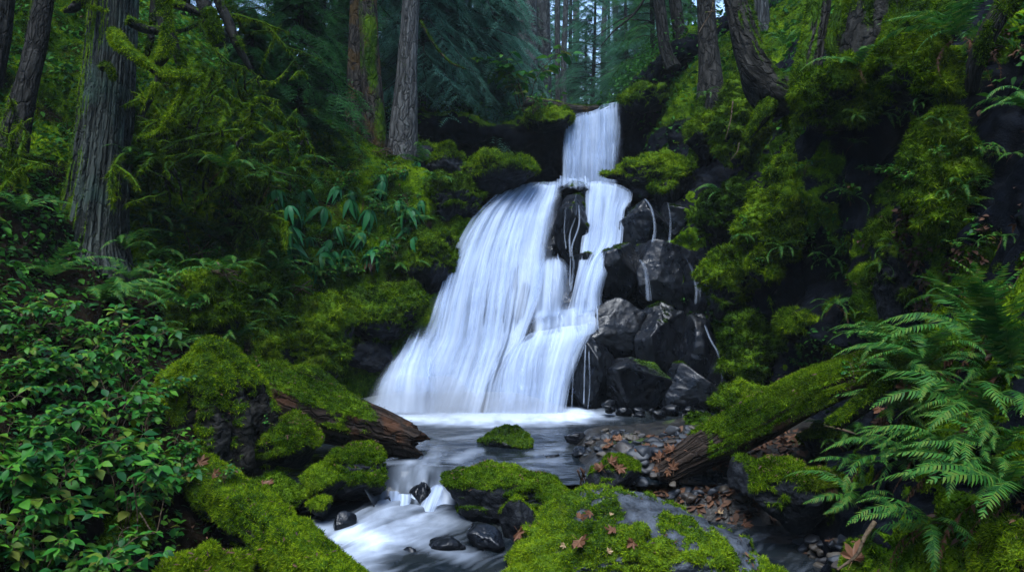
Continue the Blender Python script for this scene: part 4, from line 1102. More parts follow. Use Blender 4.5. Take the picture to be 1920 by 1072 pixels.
# the three near conifers left of the falls
tree('conifer_tree', 'straight grey brown trunk, the back one of three standing together left of the falls', 672, 215, 14.0, 16, .165, .15, 1, 'brown_bark', 'high_1', moss=.3, flare=1.3, nu=28, nv=120, base=P(668, 225, 14.0))
tree('conifer_tree', 'trunk covered in rusty moss, the middle one of three left of the falls', 710, 250, 13.3, 16, .155, .125, 2, 'brown_bark', 'high_2', moss=.75, flare=1.35, nu=28, nv=120, base=P(704, 258, 13.3), lean=(.012, 0))
tree('conifer_tree', 'bare grey trunk leaning right, the front one of three left of the falls', 757, 278, 12.9, 15, .155, .115, 3, 'grey_bark', 'high_1', moss=.35, flare=1.7, nu=28, nv=120, base=P(752, 285, 12.9), lean=(.065, 0), bend=.05)
FAR = [ # px d h r label
 (985, 21, 18, .30, 'thick straight trunk rising behind the leafy bush on the brink'), (1024, 24, 18, .21, 'trunk right of the thick straight trunk, beside a bright gap of sky'),
 (938, 20, 16, .10, 'thin dark trunk left of the thick straight trunk'), (1047, 27, 16, .09, 'thin trunk just left of the top of the upper fall'),
 (1062, 30, 16, .11, 'thin far trunk above the left corner of the upper fall'), (1128, 33, 17, .12, 'thin far trunk above the middle of the upper fall'),
 (1158, 38, 18, .14, 'far trunk above the right end of the upper fall'), (1190, 30, 16, .10, 'slim far trunk right of the upper fall'),
 (640, 22, 18, .20, 'pale trunk behind the three standing trunks, on their left'), (655, 27, 18, .16, 'hazy trunk between the left pair of pale trunks'),
 (693, 25, 18, .17, 'hazy trunk seen between the first and second of the three trunks'), (735, 26, 18, .15, 'hazy trunk seen between the second and third of the three trunks'),
 (1085, 42, 20, .18, 'far hazy trunk in the gap above the upper fall'), (1010, 46, 20, .2, 'farthest hazy trunk beside the bright sky gap'),
 (1210, 44, 20, .2, 'far hazy trunk behind the slim trunk right of the upper fall'), (900, 34, 18, .16, 'far trunk half hidden by the cedar sprays'), (866, 30, 18, .15, 'far trunk behind the cedar left of the brink')]
for i, (px, d, h, r, s) in enumerate(FAR):
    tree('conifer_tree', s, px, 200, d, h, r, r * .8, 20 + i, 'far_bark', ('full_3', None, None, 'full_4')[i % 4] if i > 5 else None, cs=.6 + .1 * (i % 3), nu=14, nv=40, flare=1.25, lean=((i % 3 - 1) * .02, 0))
CT = [ # crowned trees that fill the forest
 ('hemlock_tree', 960, 24, 8, .09, 'full_3', 0.80, 'far hemlock low behind the leafy bush'),
 ('hemlock_tree', 1035, 32, 8, .09, 'full_4', 0.88, 'far hemlock behind the slim log on the brink'),
 ('hemlock_tree', 990, 34, 8, .09, 'dark_9', 0.96, 'far hemlock framing the left of the sky gap'),
 ('hemlock_tree', 1058, 38, 8, .09, 'full_3', 1.04, 'far hemlock framing the right of the sky gap'),
 ('hemlock_tree', 1100, 31, 8, .09, 'full_4', 0.80, 'far hemlock right above the upper fall brink'),
 ('hemlock_tree', 1160, 29, 8, .09, 'dark_9', 0.88, 'far hemlock left of the slim trunk'),
 ('hemlock_tree', 1205, 31, 8, .09, 'full_3', 0.96, 'far hemlock right of the slim trunk'),
 ('hemlock_tree', 1235, 27, 8, .09, 'full_4', 1.04, 'far hemlock behind the pair of dark curved trunks'),
 ('hemlock_tree', 1275, 36, 8, .09, 'full_3', 0.80, 'far hemlock on the rise at the right'),
 ('hemlock_tree', 830, 30, 8, .09, 'full_4', 0.88, 'far hemlock between the cedar sprays'),
 ('hemlock_tree', 905, 29, 8, .09, 'full_3', 0.96, 'far hemlock behind the small cedar'),
 ('hemlock_tree', 690, 28, 8, .09, 'full_4', 1.04, 'far hemlock at the back of the three trunks'),
 ('hemlock_tree', 625, 24, 8, .09, 'dark_10', 0.80, 'far hemlock on the left rise'),
 ('hemlock_tree', 745, 27, 8, .09, 'full_3', 0.88, 'far hemlock right of the back trunk of the three'),
 ('cedar_tree', 855, 17.2, 8, .10, 'cedar_5', 1.0, 'pale blue green cedar with drooping sprays above the dark headwall'),
 ('cedar_tree', 790, 16.2, 7, .08, 'cedar_6', .8, 'cedar with drooping sprays just right of the leaning grey trunk'),
 ('cedar_tree', 930, 18.2, 8, .09, 'cedar_5', .85, 'small cedar beside the leafy bush on the brink'),
 ('young_cedar', 560, 12.0, 3.6, .05, 'young_7', 1.0, 'dark young cedar with hanging fronds behind the mossy tangle'),
 ('young_cedar', 470, 11.0, 3.2, .05, 'young_8', .85, 'dark young cedar in the middle of the mossy tangle'),
 ('hemlock_tree', 600, 15.5, 8, .08, 'dark_9', .9, 'dark hemlock left of the three trunks'),
 ('hemlock_tree', 520, 16.5, 8, .08, 'dark_10', 1.0, 'dark hemlock behind the mossy tangle'),
 ('hemlock_tree', 1110, 26, 9, .09, 'full_3', .8, 'hemlock in the gap straight above the upper fall'),
 ('hemlock_tree', 1175, 24, 9, .09, 'full_4', .8, 'hemlock above the right side of the upper fall'),
 ('hemlock_tree', 1225, 22, 10, .09, 'dark_9', 1.2, 'darker hemlock right of the upper fall'),
 ('hemlock_tree', 1070, 35, 12, .12, 'full_4', 1.1, 'far hemlock over the left part of the upper fall'),
 ('hemlock_tree', 1140, 40, 12, .12, 'full_3', 1.2, 'far pale hemlock over the upper fall'),
 ('hemlock_tree', 960, 30, 12, .12, 'full_3', 1.1, 'hemlock behind the thick straight trunk'),
 ('hemlock_tree', 720, 21, 10, .1, 'full_4', .9, 'hemlock behind the three trunks'),
 ('hemlock_tree', 660, 19, 8, .1, 'dark_10', .9, 'hemlock behind the back one of the three trunks'),
 ('hemlock_tree', 1000, 40, 12, .12, 'full_4', 1.2, 'far hemlock below the bright sky gap'),
 ('hemlock_tree', 880, 25, 11, .1, 'full_3', 1.0, 'hemlock behind the pale blue green cedar'),
 ('hemlock_tree', 810, 24, 11, .1, 'full_4', 1.0, 'hemlock behind the leaning grey trunk'),
 ('hemlock_tree', 1250, 34, 12, .1, 'full_4', 1.1, 'far hemlock behind the pair of dark trunks'),
 ('hemlock_tree', 1300, 26, 10, .1, 'dark_9', 1.2, 'dark hemlock behind the trunk cluster on the right rock'),
 ('hemlock_tree', 430, 18, 9, .1, 'dark_9', 1.1, 'dark hemlock on the upper left slope'),
 ('hemlock_tree', 350, 17, 8, .1, 'dark_10', 1.0, 'dark hemlock on the upper left slope behind the mossy branch'),
 ('hemlock_tree', 1440, 17, 8, .1, 'dark_9', .8, 'dark hemlock behind the curved trunk on the right'),
 ('hemlock_tree', 1190, 52, 14, .15, 'full_3', 1.4, 'farthest hemlock behind the slim trunk'),
 ('hemlock_tree', 1040, 56, 14, .15, 'full_4', 1.4, 'farthest hemlock right of the sky gap'),
 ('hemlock_tree', 930, 50, 14, .15, 'full_3', 1.4, 'farthest hemlock left of the sky gap')]
for i, (nm, px, d, h, r, cv, cs, s) in enumerate(CT):
    cs *= .68 if d > 18 else .9
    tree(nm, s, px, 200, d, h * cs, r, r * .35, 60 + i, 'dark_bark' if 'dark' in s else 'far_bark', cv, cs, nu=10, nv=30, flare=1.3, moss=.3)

# trunks of explicit shape: (name, label, path, radii, material, moss bias, blades)
def trunk(name, label, pts, rads, seed, mat, mb=-.3, nb=0, nu=48, nv=140, amp=.14, fine=.10, k=9, parent=None, side=None, cat='tree', blade=(.032, .0045), bmat='moss', root_parts=None):
    rg = np.random.default_rng(seed)
    V, f, uv = tube(np.array([P(*p) for p in pts]), rads, nu, nv, furrowed(seed, 24, .16) if mat == 'cedar_bark' else ragged(seed, k, amp, fine))
    def mf(V, N):
        q = .9 * fbm(V * np.array([2.4, 2.4, .8]) + seed, 4) + mb
        if side is not None: q = q + N @ np.array(side)
        return sm(-.1, .5, q)
    root = empty(name, V[:, :].min(0) * [0, 0, 1] + np.array(P(*pts[0])) * [1, 1, 0], label, cat)
    o = mossed('trunk', None, None, V, f, uv, mat, mf, nb, rg, blade, bmat, parent=root)
    crown = {31: 'high_1', 43: 'high_1', 33: 'high_1'}.get(seed)
    if crown: link('crown', crown_variant(crown)[0], P(*pts[-1]) - np.array(root.location) - [0, 0, 5.0], root, (0, 0, seed))  # unseen crown added on the side trunks to darken the banks
    for pts2, rads2 in (root_parts or []):
        V, f, uv = tube(np.array([P(*p) for p in pts2]), rads2, 28, 90, ragged(seed + 1, 7, .35, .25))
        mossed('root' if pts2[0][1] > 180 else 'branch', None, None, V, f, uv, mat, lambda V, N: sm(-.5, .1, N[:, 2] + .8 * fbm(V * 3, 3) + .3), 6000, rg, blade, bmat, parent=root)
    return root
trunk('cedar_tree', 'huge grey furrowed cedar trunk with a flaring mossy base on the left bank', [(168, 540, 8.9), (172, 470, 9.0), (178, 400, 9.05), (188, 320, 9.1), (196, 240, 9.15), (204, 140, 9.2), (212, 30, 9.3), (222, -120, 9.4), (240, -420, 9.6)],
      [.62, .44, .36, .33, .30, .275, .255, .24, .2], 31, 'cedar_bark', -.55, 22000, 260, 300, .12, .16, 12, side=(-1.0, .1, 0), root_parts=[
       ([(160, 350, 8.95), (128, 430, 8.8), (85, 480, 8.75), (40, 520, 8.7)], [.10, .11, .08, .05])])
trunk('leaning_tree', 'dark mossy trunk leaning left in front of the upper left slope', [(18, 300, 8.6), (40, 200, 8.7), (60, 120, 8.8), (78, 30, 8.9), (92, -80, 9.0), (110, -260, 9.1)], [.16, .125, .11, .105, .10, .09], 33, 'dark_bark', -.15, 5000, side=(-.6, 0, .2))
trunk('conifer_tree', 'grey trunk standing behind the huge cedar, on its left', [(140, 180, 13), (140, 100, 13), (142, 20, 13), (144, -120, 13)], [.20, .17, .165, .15], 35, 'brown_bark', -.6)
trunk('dark_tree', 'black trunk at the very top left corner', [(-20, 160, 9.5), (0, 60, 9.6), (12, -60, 9.7)], [.13, .12, .11], 36, 'dark_bark', -.4)
# right side trunks
trunk('curved_tree', 'thick bark trunk that curves out over the cliff like a hook', [(1490, 175, 9.9), (1452, 178, 9.75), (1424, 150, 9.7), (1404, 95, 9.75), (1388, 30, 9.85), (1374, -60, 10), (1362, -240, 10.2)], [.20, .25, .205, .17, .155, .15, .13], 41, 'dark_bark', -.15, 9000, 64, 200, .12, .16, 10, side=(.7, 0, .3),
      root_parts=[([(1450, 175, 9.7), (1430, 215, 9.6), (1400, 260, 9.7)], [.12, .09, .05]), ([(1485, 180, 9.8), (1500, 230, 9.6), (1480, 290, 9.5)], [.12, .08, .04])])
trunk('conifer_tree', 'dark trunk with draped roots on the rock right of the upper fall', [(1334, 270, 12.5), (1332, 190, 12.55), (1330, 120, 12.7), (1326, 60, 12.8), (1322, -20, 12.9), (1318, -160, 13)], [.26, .21, .17, .15, .14, .13], 43, 'dark_bark', -.5, 1500, root_parts=[([(1325, 190, 12.5), (1310, 230, 12.4), (1300, 300, 12.3)], [.12, .08, .05]), ([(1340, 190, 12.5), (1350, 230, 12.3), (1352, 280, 12.2)], [.12, .07, .04])])
trunk('conifer_tree', 'thin dark curved trunk, the left one of a pair right of the upper fall', [(1262, 130, 15.2), (1248, 95, 15.3), (1240, 40, 15.4), (1232, -40, 15.5), (1226, -150, 15.6)], [.16, .12, .11, .105, .1], 45, 'dark_bark', -.6)
trunk('conifer_tree', 'thin dark straight trunk, the right one of a pair right of the upper fall', [(1284, 120, 15.6), (1274, 60, 15.7), (1264, -10, 15.8), (1254, -120, 15.9)], [.14, .12, .11, .1], 46, 'dark_bark', -.6)
trunk('conifer_tree', 'pale grey trunk seen between the curved trunk and the mossy trunks', [(1430, 90, 14), (1424, 20, 14), (1420, -80, 14)], [.17, .16, .15], 47, 'grey_bark', -.8)
trunk('mossy_tree', 'mossy trunk standing behind the shaggy cushion', [(1512, 165, 8.7), (1520, 110, 8.8), (1532, 50, 8.9), (1540, -20, 9.0), (1552, -150, 9.1)], [.15, .13, .12, .115, .11], 49, 'dark_bark', .05, 8000, side=(-.8, 0, .1), bmat='moss')
trunk('mossy_tree', 'slim mossy trunk, the left one of two curving stems', [(1562, 105, 8.7), (1558, 80, 8.75), (1568, 40, 8.8), (1580, 0, 8.85), (1590, -80, 8.9)], [.045, .05, .055, .05, .045], 51, 'dark_bark', .35, 2500, 20, 60)
trunk('mossy_tree', 'slim mossy trunk, the right one of two curving stems', [(1585, 110, 8.7), (1578, 60, 8.75), (1590, 10, 8.8), (1604, -70, 8.9)], [.05, .055, .055, .05], 52, 'dark_bark', .35, 2500, 20, 60)
trunk('old_stump', 'broad dark old stump draped with mossy roots at the top of the right cliff', [(1632, 150, 8.4), (1634, 90, 8.4), (1640, 30, 8.4), (1650, -60, 8.4)], [.34, .30, .28, .26], 53, 'dark_bark', -.12, 12000, 64, 120, .2, .16, 8, cat='stump',
      root_parts=[([(1680, 30, 8.0), (1665, 80, 7.9), (1640, 120, 7.9)], [.07, .07, .05]), ([(1740, 0, 7.7), (1706, 40, 7.7), (1660, 90, 7.7), (1640, 140, 7.7)], [.09, .10, .09, .06]), ([(1775, 10, 7.4), (1730, 70, 7.4), (1710, 120, 7.4)], [.08, .08, .06])])
trunk('mossy_root', 'long mossy root sloping down from the upper right corner', [(1900, -10, 6.6), (1860, 50, 6.6), (1830, 120, 6.7), (1822, 170, 6.8)], [.07, .075, .07, .05], 54, 'dark_bark', .3, 5000, 24, 80, cat='root')
# the mossy branches and the vine maple tangle left of the three trunks
def mossy_stems(name, label, stems, seed, nb, cat='branch', mb=.25, bmat='moss', mat='dark_bark', blade=(.035, .005)):
    rg = np.random.default_rng(seed); lst = [(np.array([P(*p) for p in pts]), rad) for pts, rad in stems]
    out = []
    for p, r in lst:
        n = max(24, int(np.linalg.norm(np.diff(p, axis=0), axis=1).sum() / .03))
        V, f, _ = tube(p, r, 12, n, ragged(seed, 5, .22, .15)); out.append((V, f))
    V, f = join(out)
    return mossed(name, label, cat, V, f, np.zeros((len(V), 2)), mat, lambda V, N: sm(-.3, .3, N[:, 2] * .4 + .9 * fbm(V * 3 + seed, 3) + mb), nb, rg, blade, bmat, droop=.8, thick=.012)
mossy_stems('mossy_branch', 'thick bright mossy branch hanging down and forking beside the huge cedar', [
 ([(306, -140, 8.4), (302, -40, 8.4), (306, 30, 8.4), (314, 75, 8.4), (304, 108, 8.4), (290, 128, 8.45)], [.075, .075, .07, .065, .06, .03]),
 ([(212, 62, 8.75), (224, 82, 8.5), (248, 104, 8.4), (280, 124, 8.4), (306, 140, 8.4), (340, 140, 8.35), (380, 145, 8.3)], [.06, .062, .058, .05, .045, .042, .035]),
 ([(300, 140, 8.4), (290, 170, 8.42), (268, 215, 8.5)], [.04, .03, .015]), ([(352, 142, 8.35), (342, 180, 8.4), (322, 215, 8.4), (300, 248, 8.4), (258, 262, 8.5)], [.03, .03, .035, .03, .025])], 61, 26000, bmat='moss_bright')
mossy_stems('mossy_snag', 'short yellow mossy branch stub in front of the grey trunk at the top left', [([(120, 22, 8.9), (140, 14, 8.9), (160, -15, 8.9), (165, -60, 8.9)], [.02, .05, .06, .05]), ([(158, 12, 8.9), (200, 20, 8.9)], [.012, .006])], 62, 6000, bmat='moss_bright')
mossy_stems('mossy_snag', 'small hooked mossy stub on the face of the huge cedar', [([(192, 130, 8.85), (200, 124, 8.78), (208, 132, 8.75), (212, 148, 8.75)], [.03, .035, .03, .012])], 63, 1800)
mossy_stems('mossy_branch', 'two dark leaning stems with a thin mossy edge right of the thick mossy branch', [
 ([(362, -80, 9.3), (380, 0, 9.3), (400, 50, 9.3), (412, 85, 9.3)], [.08, .085, .085, .05]), ([(392, -80, 9.4), (410, 0, 9.4), (430, 45, 9.4), (444, 82, 9.4), (470, 130, 9.5)], [.06, .06, .055, .05, .03]),
 ([(300, 4, 9.2), (340, 12, 9.3), (376, 24, 9.3)], [.04, .045, .04]), ([(240, 38, 9.0), (270, 54, 9.1), (308, 62, 9.2)], [.05, .05, .04]), ([(290, -20, 9.5), (285, 60, 9.5), (275, 112, 9.5)], [.04, .04, .02]), ([(322, 60, 9.5), (332, 100, 9.5), (344, 135, 9.5)], [.04, .05, .06])], 64, 7000, mb=-.15)
def wander(rg, p, d, L, r, lev, out, grav=-.25):
    n = 9; pts = [p]; dd = d
    for i in range(n):
        dd = nrm(dd + rg.normal(size=3) * .17 + np.array([0, 0, grav * .22])); pts.append(pts[-1] + dd * L / n)
    pts = np.array(pts); out.append((pts, np.linspace(r, r * .3, len(pts))))
    if lev > 0:
        for k in range(rg.integers(3, 6)):
            j = rg.integers(2, n); nd = nrm(dd * .5 + rg.normal(size=3) * .8)
            wander(rg, pts[j], nd, L * rg.uniform(.4, .75), r * .6, lev - 1, out, grav)
def tangle(label, bases, seed, nb, L, r, spread=(.5, 0, 1.0), lev=2, bmat='moss', grav=-.2):
    rg = np.random.default_rng(seed); lst = []
    for (px, py, d, dx, dz) in bases:
        wander(rg, P(px, py, d), nrm(np.array([dx, rg.normal() * .3, dz])), L * rg.uniform(.7, 1.2), r, lev, lst, grav)
    out = []
    for p, q in lst:
        V, f, _ = tube(p, q, 7 if q[0] > .015 else 4, max(10, int(len(p) * 2.5)) if q[0] > .015 else 9, ragged(seed, 5, .25, .1)); out.append((V, f))
    V, f = join(out)
    return mossed('vine_maple', label, 'shrub', V, f, np.zeros((len(V), 2)), 'dark_bark', lambda V, N: sm(-.3, .3, N[:, 2] * .4 + .8 * fbm(V * 2 + seed, 3) + .15), nb * 2, rg, (.060, .0045), bmat, droop=1.3, thick=.006)
tangle('mossy vine maple tangle right beside the huge cedar, its stems curving up', [(265, 330, 9.4, .5, .8), (290, 345, 9.5, .3, 1), (255, 300, 9.3, .9, .3), (330, 300, 9.5, -.2, 1)], 71, 16000, 1.2, .045)
tangle('mossy vine maple in the centre of the tangle with hanging stems', [(400, 330, 9.8, -.2, 1), (420, 345, 9.8, .3, 1), (440, 360, 9.7, .6, .9), (430, 170, 9.6, .05, -1), (398, 130, 9.6, 0, -1)], 72, 20000, 1.4, .045)
tangle('mossy vine maple at the right end of the tangle with arching branches', [(520, 350, 10.2, -.5, .9), (540, 360, 10.3, .2, 1), (470, 365, 9.9, .2, 1), (560, 330, 10.4, -.8, .5)], 73, 18000, 1.2, .045)
tangle('low mossy tangle of roots and stems below the vine maples', [(470, 400, 9.7, -.6, .6), (440, 410, 9.6, .6, .5), (360, 400, 9.4, .4, .9), (330, 380, 9.4, -.4, .8)], 74, 12000, .9, .04, grav=-.4)
tangle('thin mossy stems rising among the left slope leaves', [(30, 350, 8.3, -.2, 1), (60, 390, 8.2, -.4, 1), (10, 420, 7.8, -.3, .5)], 75, 4000, .9, .025)
tangle('mossy branches arching over the upper left slope', [(330, 60, 10.5, .9, .1), (360, 220, 10.4, .9, .2), (300, 240, 10.2, .8, .5)], 76, 9000, 1.3, .03)
mossy_stems('bare_branch', 'pale bare branch arching down right of the leaning grey trunk', [([(788, 40, 13.4), (805, 70, 13.4), (822, 95, 13.4), (845, 118, 13.4), (872, 130, 13.4)], [.012, .016, .016, .013, .006])], 65, 900, mb=-.1, mat='twig')
mossy_stems('bare_branch', 'long dark bare forked branch reaching left above the upper fall', [([(1220, -20, 15.5), (1190, 25, 15.4), (1150, 60, 15.3), (1120, 95, 15.3)], [.02, .02, .014, .005]), ([(1190, 25, 15.4), (1160, 40, 15.4), (1110, 75, 15.3)], [.012, .009, .004])], 66, 0, mb=-.8)
print('trees', round(time.time() - T0, 1))
# ------------------------------------------------------------------ ferns
BVR = bvh_of([(V, tri(f)) for V, f in SURF] + [(V, f) for V, f in ROCKS])
def frond_mesh(seed, a0, a1, n=34, wid=.13, mat='fern', curl=.0, L=1.0, dead=False):
    """one frond growing along +X: arching midrib with a leaflet on both sides of every node"""
    rg = np.random.default_rng(seed)
    t = np.linspace(0, 1, n); ang = R(a0) + (R(a1) - R(a0)) * t ** 1.1
    dx = np.cos(ang); dz = np.sin(ang); st_ = L / n
    mid = np.stack([np.cumsum(dx) * st_, .14 * np.sin(t * 2.6 + seed * 2.1) * t, np.cumsum(dz) * st_], 1)
    T = nrm(np.gradient(mid, axis=0)); S = nrm(np.cross(np.array([0, 0, 1.0]), T) * -1); S = np.where(np.abs(S).sum(1, keepdims=True) < .1, np.array([[0, 1.0, 0]]), S)
    S[:] = nrm(S + np.array([0, 1e-3, 0])); U = np.cross(T, S)
    U = np.where(U[:, 2:3] < 0, U, U)
    Vs, Q, Tr = [], [], []; o = 0
    for k in range(2, n):
        w = wid * min(1, .45 + 2.6 * t[k]) * (1 - t[k] ** 2.2) ** .8 + .008
        for s in (-1, 1):
            l = w * rg.uniform(.72, 1.15) * (rg.random() > .05); b = st_ * .40
            d = nrm(S[k] * s + T[k] * (.28 + .35 * t[k]) + U[k] * rg.uniform(-.1, .25) + np.array([0, 0, -.12]) + (rg.normal(size=3) * (.5 if dead else .05)))
            nn = T[k]
            p0 = mid[k]; c = p0 + d * l * .45 + np.array([0, 0, -.02]) * l * 2; tip = p0 + d * l + np.array([0, 0, -.12 - curl]) * l + T[k] * .2 * l
            Vs += [p0 - nn * b * .9, p0 + nn * b * .9, c + nn * b * 1.0, c - nn * b * .8, tip]
            Q.append([o, o + 1, o + 2, o + 3]); Tr.append([o + 3, o + 2, o + 4]); o += 5
    # midrib
    r = .006
    for k in range(n - 1):
        Vs += [mid[k] - S[k] * r * (1 - t[k]), mid[k] + S[k] * r * (1 - t[k]), mid[k + 1] + S[k + 1] * r * (1 - t[k + 1]), mid[k + 1] - S[k + 1] * r * (1 - t[k + 1])]
        Q.append([o, o + 1, o + 2, o + 3]); o += 4
    return make_mesh('frond', np.array(Vs), [np.array(Tr), np.array(Q)], MAT[mat], smooth=False)
FR = {'arch': [frond_mesh(i, 62 + 5 * i, -38 - 12 * (i % 3)) for i in range(4)], 'wide': [frond_mesh(10 + i, 38 + 6 * i, -30 - 10 * i, wid=.14) for i in range(3)],
      'up': [frond_mesh(20 + i, 80, 25 - 15 * i) for i in range(2)], 'hang': [frond_mesh(30 + i, 15, -85 - 5 * i, wid=.11) for i in range(3)],
      'dead': [frond_mesh(40 + i, -20, -92, n=22, wid=.06, mat='fern_dead', dead=True, curl=.5) for i in range(2)]}
def fern(px, py, size, n, label, az=(0, 360), kinds=('arch', 'arch', 'wide'), seed=0, dead=0, at=None, lift=.03, group=None):
    rg = np.random.default_rng(seed + int(px * 7 + py))
    p, nn = (hit(px, py, BVR) if at is None else (P(px, py, at), np.array([0, 0, 1.0])))
    root = empty('sword_fern', p + nn * lift, label, 'fern', group)
    for i in range(n):
        k = FR[kinds[rg.integers(len(kinds))]]; a = az[0] + (az[1] - az[0]) * (i + rg.random() * .8) / n
        link('frond', k[rg.integers(len(k))], (0, 0, 0), root, (rg.normal() * .22, rg.normal() * .12, R(a)), size * rg.uniform(.72, 1.08))
    for i in range(dead):
        link('dead_frond', FR['dead'][i % 2], (0, 0, 0), root, (0, 0, R(az[0] + (az[1] - az[0]) * rg.random())), size * rg.uniform(.5, .85))
    return root
# azimuth: 0 = to the right, 90 = away, 180 = left, 270 = towards the camera
FERNS = [
 (1845, 640, .9, 13, 'tall fern at the right edge with one upright frond against the dark cliff', (90, 330), ('arch', 'wide', 'arch', 'wide', 'up')),
 (1735, 690, .7, 14, 'fern spreading over the upper end of the sloping log', (90, 350), ('arch', 'wide')),
 (1640, 640, .6, 9, 'smaller fern in front of the dark cliff foot', (60, 300), ('arch', 'wide')),
 (1700, 770, .65, 12, 'fern in the middle of the right slope above brown leaves', (100, 330), ('wide', 'arch')),
 (1850, 790, .8, 14, 'broad fern with long arching fronds in the middle right', (120, 320), ('arch', 'wide')),
 (1800, 880, .72, 13, 'large near fern whose frond points down left', (130, 320), ('arch', 'wide', 'arch')),
 (1900, 930, .75, 12, 'near fern hanging into the picture at the right edge', (150, 300), ('arch', 'wide')),
 (1690, 870, .6, 11, 'fern drooping over the dark gap beside the shaggy boulder', (140, 320), ('wide', 'hang')),
 (1620, 880, .45, 9, 'small hanging fern right of the shaggy boulder', (170, 330), ('hang', 'wide')),
 (1760, 985, .6, 10, 'dark fern near the bottom above the low mossy stone', (130, 310), ('wide', 'hang')),
 (1900, 700, .9, 11, 'fern half outside the right edge below the tall fern', (100, 280), ('arch', 'up')),
 (1560, 830, .25, 6, 'tiny fern on the stone under the sloping log', (180, 360), ('wide',)),
 (190, 575, .80, 15, 'large fern with fronds sweeping right below the huge cedar', (-70, 120), ('arch', 'wide', 'wide')),
 (90, 520, .75, 12, 'shadowed fern at the left edge below the huge cedar', (0, 360), ('arch', 'wide')),
 (270, 640, .6, 11, 'dark fern between the cedar roots and the leafy shrubs', (-90, 120), ('wide', 'arch')),
 (330, 660, .45, 9, 'small dark fern behind the mossy stump', (-90, 90), ('wide', 'arch')),
 (285, 420, .6, 11, 'fern right behind the trunk of the huge cedar', (-80, 100), ('arch', 'wide')),
 (330, 430, .5, 9, 'fern on the slope under the vine maples', (-80, 100), ('wide',)),
 (40, 400, .6, 10, 'dark fern left of the huge cedar', (0, 360), ('arch', 'wide')),
 (255, 735, .3, 7, 'tiny pale fern among the shrubs left of the stump', (180, 360), ('wide',)),
]
for i, (px, py, s, n, lb, az, kd) in enumerate(FERNS):
    fern(px, py, s, n, lb, az, kd, seed=i, dead=2 + (i in (0, 3, 5, 6)) * 2 if i < 12 else 1)
fern(1800, 75, .80, 15, 'topmost blue green fern spilling from the big moss cushion', (120, 420), ('arch', 'wide', 'hang', 'up'), 31, 6, at=7.0)
fern(1608, 135, .62, 13, 'blue green fern spilling from the shaggy cushion over the hollow', (100, 400), ('arch', 'wide', 'hang'), 32, 5, at=8.0)
fern(1935, 215, .55, 8, 'fern tip entering at the right edge beside the upper cliff', (120, 260), ('wide', 'arch'), 33, 0, at=6.2)
fern(1562, 575, .38, 8, 'small drooping fern under the bare rock face with dry brown fronds', (150, 380), ('wide', 'hang'), 34, 3, at=8.4)
fern(1352, 372, .45, 9, 'pale narrow fern above the thin trickles', (120, 400), ('wide', 'arch'), 35, 0, at=10.6)
fern(1470, 90, .45, 8, 'bright fern in the crook of the curved trunk', (0, 360), ('up', 'arch'), 36, 0, at=9.7)
for i, (px, py, d) in enumerate(((640, 300, 13.2), (690, 340, 12.6), (655, 230, 14), (590, 300, 12.6), (740, 345, 12.5), (820, 350, 12.3), (745, 310, 12.8))):
    fern(px, py, .42, 9, ['fern at the foot of the back trunk of the three', 'fern below the rusty mossy trunk', 'bright fern left of the rusty mossy trunk', 'fern on the bank left of the three trunks',
         'fern on the mossy rocks under the leaning grey trunk', 'small fern on the mossy rock beside the lip', 'fern beside the mossy base of the leaning grey trunk'][i], (0, 360), ('wide', 'arch'), 50 + i, 1, at=d)

rg = np.random.default_rng(8); k = 0
while k < 46:
    px, py = rg.uniform(230, 880), rg.uniform(285, 640)
    if px > np.interp(py, [285, 350, 430, 560, 640], [900, 860, 800, 740, 660]): continue
    fern(px, py, rg.uniform(.38, .66), 9, 'small fern among many others on the mossy bank between the huge cedar and the falls', (0, 360), ('wide', 'arch', 'wide'), 100 + k, k % 3 == 0, group='small ferns of the left bank'); k += 1
for k in range(26):
    px, py = rg.uniform(1290, 1900), rg.uniform(170, 560)
    fern(px, py, rg.uniform(.18, .34), 6, 'small fern hanging from the mossy right cliff', (150, 390), ('wide', 'hang'), 200 + k, k % 4 == 0, group='small ferns of the right cliff')
for k in range(12):
    px, py = rg.uniform(1590, 1900), rg.uniform(640, 1030)
    fern(px, py, rg.uniform(.4, .6), 9, 'fern in the lower layer of the fern slope on the right', (120, 330), ('wide', 'arch'), 300 + k, 1, group='lower ferns of the right slope')

